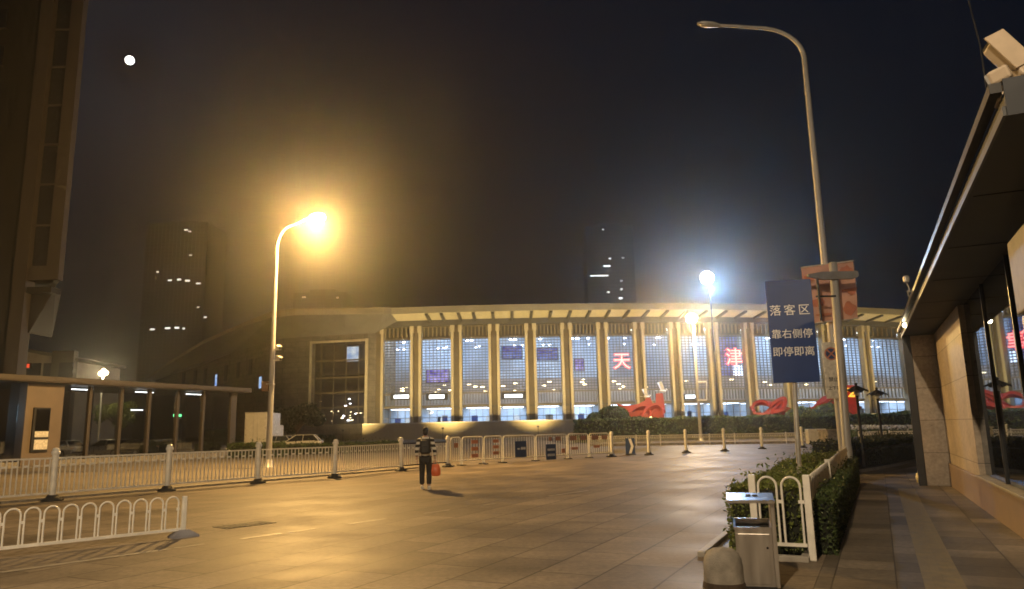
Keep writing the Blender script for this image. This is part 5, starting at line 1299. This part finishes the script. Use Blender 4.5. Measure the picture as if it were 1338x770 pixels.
# grey camera post with crossbar
gp = ground(1110, 627); gz = at(1090, 343, gp.y).z
t = thing('grey_post', 'thick grey steel post with crossbar standing beside the unlit lamp pole', 'post', (gp.x, gp.y, 0))
mb = MB(); mb.lathe([(.19, 0), (.19, .02), (.14, .03), (.14, .9), (.125, 1.0), (.118, gz-.02), (.10, gz)], (0, 0, 0), 16); mb.v = [gp+p+Vector((.16*p.z/gz, 0, 0)) for p in mb.v]; mb.build('shaft', M['polegrey'], t)
zc = at(1087, 361, gp.y).z; xl, xr = at(1052, 360, gp.y).x, at(1117, 360, gp.y).x
mb = MB(); y_ = gp.y-.17
rows = [[Vector((x, y_-.07, zc-h)), Vector((x, y_+.07, zc-h)), Vector((x, y_+.07, zc+h2)), Vector((x, y_-.07, zc+h2))] for x, h, h2 in ((xl, .03, .03), (xl+.45, .14, .1), (xr-.15, .13, .1), (xr, .08, .1))]
mb.loft(rows, True); mb.add(rows[0], [(0, 1, 2, 3)]); mb.add(rows[-1], [(3, 2, 1, 0)]); mb.build('crossbar', mat('crossbar_paint', (.2, .2, .21), .5), t)
zq = at(1080, 388, gp.y).z
mb = MB(); mb.bar((gp.x-.5, gp.y-.1, zq), (gp.x+.1, gp.y-.1, zq), .05, .05); mb.tube([(gp.x-.42, gp.y-.12, zq-.75), (gp.x-.42, gp.y-.12, zq+.55)], .04, 8); mb.build('bracket', M['darkmetal'], t)
# pink banner behind the posts
by = gp.y+.75
A, B, C_, D_ = at(1047, 350, by), at(1115, 341, by), at(1121, 416, by), at(1057, 423, by)
t = thing('pink_banner', 'faded pink banner with red print hung behind the grey post', 'banner', (A+C_)/2)
n = 8; rows = []
for j in range(n+1):
    rows.append([(A.lerp(B, i/n)).lerp(D_.lerp(C_, i/n), j/n)+Vector((0, .05*math.sin(i*1.1+j*.5), 0)) for i in range(n+1)])
mb = MB(); mb.loft(rows, False, True); mb.loft([[p+Vector((0, .012, 0)) for p in r] for r in rows], False, True); mb.build('cloth', M['pink'], t)
mb = MB()
def bp(i, j): return (A.lerp(B, i)).lerp(D_.lerp(C_, i), j)+Vector((0, -.075, 0))
rnd = random.Random(2)
for (ci, cj, w, h) in ((.12, .2, .11, .07), (.22, .66, .16, .07), (.82, .18, .13, .11), (.82, .82, .14, .12), (.9, .55, .08, .05), (.3, .88, .2, .025)):
    pts = [bp(ci+w*math.cos(q)*rnd.uniform(.7, 1.15), cj+h*math.sin(q)*rnd.uniform(.7, 1.15)) for q in [2*math.pi*k/14 for k in range(14)]]
    mb.add(pts, [tuple(range(14))])
mb.build('print_pattern', M['pinkdark'], t)
for j in (0.0, 1.0):
    mb = MB(); mb.tube([bp(-.01, j)+Vector((0, .06, 0)), bp(1.01, j)+Vector((0, .06, 0))], .025, 8); mb.build('hem_rod', M['banneredge'], t)
mb = MB(); mb.bar(bp(.72, .5), bp(1.0, .49), .05, .07); mb.build('strap', M['pinkdark'], t)
# no-stopping sign
ny = ub.y-.30
zt_, zb_ = at(1086, 447, ny).z, at(1088, 521, ny).z; xa, xb = at(1075.5, 484, ny).x, at(1097, 484, ny).x
wN, hN = xb-xa, zt_-zb_; fN = sign_face_m(Vector(((xa+xb)/2+.04, ny, (zt_+zb_)/2)), -R(6))
t = thing('white_sign', 'tall white sign with round no stopping symbol and black characters on the lamp pole', 'sign', fN.translation)
mb = MB(); mb.box((0, 0, 0), (wN, hN, .025), fN, .008); mb.build('sign_plate', M['white_dirty'], t)
rN = wN*.40
mb = MB(); mb.lathe([(rN, 0), (rN, .006)], (0, 0, 0), 28, fN @ Matrix.Translation((0, hN*.29, .0128))); mb.build('red_ring', M['redblock'], t)
mb = MB(); mb.lathe([(rN*.80, 0), (rN*.80, .004)], (0, 0, 0), 28, fN @ Matrix.Translation((0, hN*.29, .0195))); mb.build('blue_disc', M['bluesign'], t)
mb = MB()
for s in (-1, 1): mb.box((0, 0, 0), (rN*1.7, rN*.2, .003), fN @ Matrix.Translation((0, hN*.29, .027)) @ Matrix.Rotation(s*R(45), 4, 'Z'))
mb.v = [p+(fN.col[2].xyz*(.004 if i >= 8 else 0)) for i, p in enumerate(mb.v)]; mb.build('red_cross', M['redblock'], t)
mb = MB()
text_to(mb, '禁止', .15, frame(fN.col[0].xyz, fN.col[1].xyz, fN.col[2].xyz, fN @ Vector((0, -hN*.17, .0155))), .002, .002)
text_to(mb, '上下客', .125, frame(fN.col[0].xyz, fN.col[1].xyz, fN.col[2].xyz, fN @ Vector((0, -hN*.32, .0155))), .002, .002); mb.build('lettering', M['blacktext'], t)
mb = MB(); mb.box((0, hN*.3, -.06), (.3, .05, .1), fN); mb.box((0, -hN*.3, -.06), (.3, .05, .1), fN); mb.build('clamp', M['galv'], t)
# sleeve bands on the lamp pole
# ---- steel bin
bu, bv = 8.3, -1.30
brz = math.atan2(V.y, V.x)+R(10)
bpz = uv(bu, bv)
t = thing('litter_bin', 'stainless steel litter bin with flat tilted hood beside the stone bollard', 'litter bin', (bpz.x, bpz.y, .006), brz)
M['steel_dark'] = mat('bin_inside', (.02, .018, .016), .7)
bw_, bd_ = .36, .30
mb = MB(); mb.loft([[Vector((-bw_/2, -bd_/2, .02)), Vector((bw_/2, -bd_/2, .02)), Vector((bw_/2, bd_/2, .02)), Vector((-bw_/2, bd_/2, .02))], [Vector((-bw_/2, -bd_/2, .585)), Vector((bw_/2, -bd_/2, .585)), Vector((bw_/2, bd_/2, .64)), Vector((-bw_/2, bd_/2, .64))]], True)
mb.quad((-bw_/2, -bd_/2, .02), (-bw_/2, bd_/2, .02), (bw_/2, bd_/2, .02), (bw_/2, -bd_/2, .02)); mb.build('body', M['steel'], t, True)
mb = MB(); mb.quad((-bw_/2+.015, -bd_/2+.015, .555), (bw_/2-.015, -bd_/2+.015, .555), (bw_/2-.015, bd_/2-.015, .60), (-bw_/2+.015, bd_/2-.015, .60)); mb.build('opening', M['steel_dark'], t, True)
mb = MB()
for a_, b_ in (((-bw_/2, -bd_/2, .587), (bw_/2, -bd_/2, .587)), ((-bw_/2, bd_/2, .642), (bw_/2, bd_/2, .642)), ((-bw_/2, -bd_/2, .587), (-bw_/2, bd_/2, .642)), ((bw_/2, -bd_/2, .587), (bw_/2, bd_/2, .642))): mb.bar(a_, b_, .022, .03)
mb.build('rim', M['steel'], t, True)
mb = MB(); mb.box((bw_/2+.025, 0, .44), (.045, bd_+.02, .86), None, .006); mb.build('side_panel', M['steel'], t, True)
mb = MB(); mb.loft([[Vector((-bw_/2-.06, -bd_/2-.07, .845)), Vector((bw_/2+.052, -bd_/2-.07, .845)), Vector((bw_/2+.052, bd_/2+.06, .885)), Vector((-bw_/2-.06, bd_/2+.06, .885))], [Vector((-bw_/2-.06, -bd_/2-.07, .875)), Vector((bw_/2+.052, -bd_/2-.07, .875)), Vector((bw_/2+.052, bd_/2+.06, .915)), Vector((-bw_/2-.06, bd_/2+.06, .915))]], True)
mb.quad((-bw_/2-.06, -bd_/2-.07, .875), (bw_/2+.052, -bd_/2-.07, .875), (bw_/2+.052, bd_/2+.06, .915), (-bw_/2-.06, bd_/2+.06, .915)); mb.quad((-bw_/2-.06, -bd_/2-.07, .845), (-bw_/2-.06, bd_/2+.06, .885), (bw_/2+.052, bd_/2+.06, .885), (bw_/2+.052, -bd_/2-.07, .845)); hood = mb.build('hood', M['steel'], t, True)
mb = MB(); 
for x in (-.02, .05): mb.box((x, .05, .902), (.05, .03, .012))
mb.build('ash_slot', M['steel_dark'], hood, True)
mb = MB(); mb.box((0, -bd_/2-.004, .29), (bw_-.05, .008, .49), None, .003); dr = mb.build('door', M['steel'], t, True)
mb = MB(); mb.lathe([(.012, 0), (.012, .012)], (0, 0, 0), 12, frame((1, 0, 0), (0, 0, 1), (0, -1, 0), (bw_*.36, -bd_/2-.006, .40))); mb.build('lock', M['darkmetal'], dr, True)
mb = MB(); mb.box((0, 0, .012), (bw_+.03, bd_+.03, .022)); mb.build('base_plate', M['darkmetal'], t, True)
# ---- stone bollard
q = ground(947, 768); 
t = thing('stone_bollard', 'squat round topped stone bollard at the bottom edge beside the bin', 'bollard', (q.x, q.y, .005))
mb = MB(); mb.lathe([(.205, 0), (.205, .02), (.2, .22), (.19, .29), (.16, .345), (.11, .378), (.05, .39), (.005, .392)], (0, 0, 0), 32); mb.build('body', M['concrete'], t, True)
mb = MB(); mb.lathe([(.222, 0), (.212, .05), (.207, .06)], (0, 0, 0), 24); mb.build('dirty_base', M['soil'], t, True)

# ================================================================== person
pf_ = ground(556, 640)
MAN = thing('person', 'person in black and white striped jacket walking away with a backpack', 'person', (pf_.x, pf_.y, .006), R(4))
skin = mat('skin', (.45, .27, .19), .55, var=.08)
b = [[(0, 0, .93, .125), (0, .0, 1.1, .115), (0, .01, 1.30, .13), (0, .0, 1.42, .09), (0, .01, 1.49, .052), (0, .03, 1.56, .06)],
     [(0, 0, .93, .125), (.09, 0, .86, .085), (.10, .05, .48, .055), (.10, -.10, .10, .036), (.10, -.07, .03, .035), (.11, .06, .025, .03)],
     [(0, 0, .93, .125), (-.09, 0, .86, .085), (-.10, .10, .48, .055), (-.10, .16, .09, .036), (-.10, .19, .04, .035), (-.11, .30, .03, .03)],
     [(0, .0, 1.42, .09), (.18, 0, 1.39, .058), (.25, -.04, 1.12, .042), (.27, .02, .89, .028), (.275, .035, .83, .03)],
     [(0, .0, 1.42, .09), (-.18, 0, 1.39, .058), (-.245, -.02, 1.12, .042), (-.25, .06, .89, .028), (-.255, .08, .83, .03)]]
vs, fs = skin_mesh(b, 1); mb = MB(); mb.add(vs, fs, True)
mb.ball((0, .035, 1.63), (.072, .092, .112), 16)
mb.ball((0, .13, 1.62), (.013, .018, .022), 8)
for s in (-1, 1): mb.ball((s*.074, .03, 1.625), (.012, .022, .032), 8); mb.ball((s*.03, .115, 1.65), (.012, .008, .007), 6)
mb.ball((0, .118, 1.575), (.024, .008, .006), 6)
for s, hx, hy in ((1, .275, .035), (-1, -.255, .08)):
    for k, (dy, ln) in enumerate(((-.03, .075), (-.01, .085), (.012, .08), (.032, .065))):
        f_ = [[(hx, hy+dy*.6, .825, .011), (hx, hy+dy, .78, .010), (hx-s*.012, hy+dy+.006, .78-ln*.5, .009), (hx-s*.03, hy+dy+.008, .78-ln*.85, .008)]]
        v2, f2 = skin_mesh(f_, 1); mb.add(v2, f2, True)
    v2, f2 = skin_mesh([[(hx, hy+.02, .84, .013), (hx-s*.015, hy+.055, .80, .011), (hx-s*.025, hy+.06, .765, .009)]], 1); mb.add(v2, f2, True)
mb.build('body', skin, MAN, True)
vs, fs = skin_mesh([[(0, 0, .84, .165), (0, .0, 1.02, .15), (0, .01, 1.28, .165), (0, .0, 1.41, .11), (0, .01, 1.475, .07)],
    [(0, .0, 1.41, .11), (.185, 0, 1.385, .08), (.255, -.04, 1.12, .062), (.275, .015, .92, .05)],
    [(0, .0, 1.41, .11), (-.185, 0, 1.385, .08), (-.25, -.02, 1.12, .062), (-.255, .055, .92, .05)]], 2)
mb = MB(); mb.add(vs, fs, True); mb.build('striped_jacket', stripes('striped_cloth', (.015, .015, .018), (.72, .68, .6), 2.0, phase=1.2), MAN, True)
vs, fs = skin_mesh([[(0, 0, .90, .14), (.09, 0, .84, .105), (.105, .05, .48, .085), (.105, -.09, .13, .075)], [(0, 0, .90, .14), (-.09, 0, .84, .105), (-.105, .10, .48, .085), (-.105, .155, .12, .075)]], 2)
mb = MB(); mb.add(vs, fs, True); mb.build('trousers', mat('dark_trousers', (.02, .019, .02), .8), MAN, True)
for s, fy in ((1, -.02), (-1, .235)):
    mb = MB(); mb.ball((s*.105, fy, .045), (.052, .14, .05), 12); mb.ball((s*.105, fy-.07, .065), (.046, .07, .06), 10); mb.box((s*.105, fy, .012), (.09, .25, .022), None, .01); mb.build('shoe', M['white_dirty'], MAN, True)
mb = MB(); mb.ball((0, .018, 1.66), (.086, .102, .10), 16); mb.ball((0, -.02, 1.60), (.078, .07, .085), 14); mb.build('hair', mat('black_hair', (.01, .009, .008), .5), MAN, True)
mb = MB(); mb.box((0, -.205, 1.20), (.30, .15, .40), None, .06); mb.box((0, -.285, 1.13), (.22, .05, .20), None, .02); bp_ = mb.build('backpack', mat('black_nylon', (.014, .014, .017), .6, var=.3), MAN, True)
for s in (-1, 1):
    mb = MB(); mb.tube([(s*.11, -.14, 1.38), (s*.12, -.02, 1.485), (s*.13, .12, 1.40), (s*.14, .16, 1.22), (s*.16, -.1, 1.06)], .02, 6); mb.build('strap', M['blackiron'], bp_, True)
hb_ = MAN.matrix_basis @ Vector((.285, .045, .0)); hb_ = Vector((pf_.x, pf_.y, 0))+Matrix.Rotation(R(4), 3, 'Z') @ Vector((.275, .05, 0))
t = thing('carrier_bag', 'orange red plastic carrier bag held by the walking person', 'bag', (hb_.x, hb_.y, .37))
mb = MB(); rows = []
for z, w, dp in ((.0, .10, .05), (.03, .145, .085), (.15, .155, .09), (.27, .14, .06), (.33, .11, .02)):
    rows.append([Vector((w*math.cos(a)*(1+.06*math.sin(3*a+z*20)), dp*math.sin(a)*(1+.12*math.sin(5*a+z*14)), z)) for a in [2*math.pi*k/24 for k in range(24)]])
mb.loft(rows, True, True); mb.add(rows[0], [tuple(range(24))]); mb.build('bag_body', mat('orange_film', (.75, .16, .06), .4, var=.2, scale=8), t, True)
for y in (-.012, .012):
    mb = MB(); mb.tube([(-.07, y, .32), (-.035, y*.6, .41), (0, 0, .435), (.035, y*.6, .41), (.07, y, .32)], .006, 6); mb.build('handle', mat('orange_handle', (.7, .15, .06), .4), t, True)

# ================================================================== air, sky, moonlight
m, nt, out = new_mat('haze_air')
pv = N(nt, 'ShaderNodeVolumePrincipled'); pv.inputs['Color'].default_value = (.95, .95, .95, 1); pv.inputs['Density'].default_value = HAZE; pv.inputs['Anisotropy'].default_value = HAZE_G
nt.links.new(pv.outputs[0], out.inputs['Volume'])
mb = MB(); mb.box((0, 385, 114), (1902, 1132, 230)); hz_ = mb.build('haze', m); hz_['kind'] = 'stuff'  # haze added so the lamp halos imitate lens glare
w = bpy.data.worlds.new('World'); scene.world = w; w.use_nodes = True; nt = w.node_tree; nt.nodes.clear()
out = N(nt, 'ShaderNodeOutputWorld'); bg = N(nt, 'ShaderNodeBackground'); sk = N(nt, 'ShaderNodeTexSky'); sk.sky_type = 'NISHITA'; sk.sun_disc = False
mdir = (mpos-EYEV).normalized()
sk.sun_elevation = math.asin(mdir.z); sk.sun_rotation = math.atan2(mdir.x, mdir.y)
bg.inputs[1].default_value = SKY_S
nt.links.new(sk.outputs[0], bg.inputs[0])
# city sky glow, stronger towards the horizon
tc = N(nt, 'ShaderNodeTexCoord'); sx = N(nt, 'ShaderNodeSeparateXYZ'); nt.links.new(tc.outputs['Generated'], sx.inputs[0])
cr = N(nt, 'ShaderNodeValToRGB'); cr.color_ramp.elements[0].position = 0.0; cr.color_ramp.elements[0].color = (.0026, .003, .0045, 1); cr.color_ramp.elements[1].position = .5; cr.color_ramp.elements[1].color = (.0030, .0045, .0095, 1)
nt.links.new(sx.outputs[2], cr.inputs[0]); b2 = N(nt, 'ShaderNodeBackground'); b2.inputs[1].default_value = GLOW_S; nt.links.new(cr.outputs[0], b2.inputs[0])
ad = N(nt, 'ShaderNodeAddShader'); nt.links.new(bg.outputs[0], ad.inputs[0]); nt.links.new(b2.outputs[0], ad.inputs[1]); nt.links.new(ad.outputs[0], out.inputs[0])
sl_ = bpy.data.lights.new('moonlight', 'SUN'); sl_.energy = .004; sl_.angle = R(.5); sl_.color = (.9, .94, 1)
so = bpy.data.objects.new('moonlight', sl_); so.rotation_euler = (-mdir).to_track_quat('-Z', 'Y').to_euler(); col.objects.link(so)

vs_ = scene.view_settings; vs_.view_transform = 'Standard'; vs_.look = 'None'; vs_.exposure = EXPO; vs_.gamma = 1.0; vs_.use_curve_mapping = False
scene.display_settings.display_device = 'sRGB'
cy = scene.cycles
cy.max_bounces = 6; cy.diffuse_bounces = 3; cy.glossy_bounces = 3; cy.transmission_bounces = 4; cy.volume_bounces = 0; cy.transparent_max_bounces = 12
cy.caustics_reflective = False; cy.caustics_refractive = False; cy.sample_clamp_indirect = 4.0
cy.use_denoising = True; cy.denoiser = 'OPENIMAGEDENOISE'
try: cy.denoising_input_passes = 'RGB_ALBEDO_NORMAL'
except Exception: pass
cy.use_adaptive_sampling = True; cy.adaptive_threshold = .02
cy.filter_width = 1.7
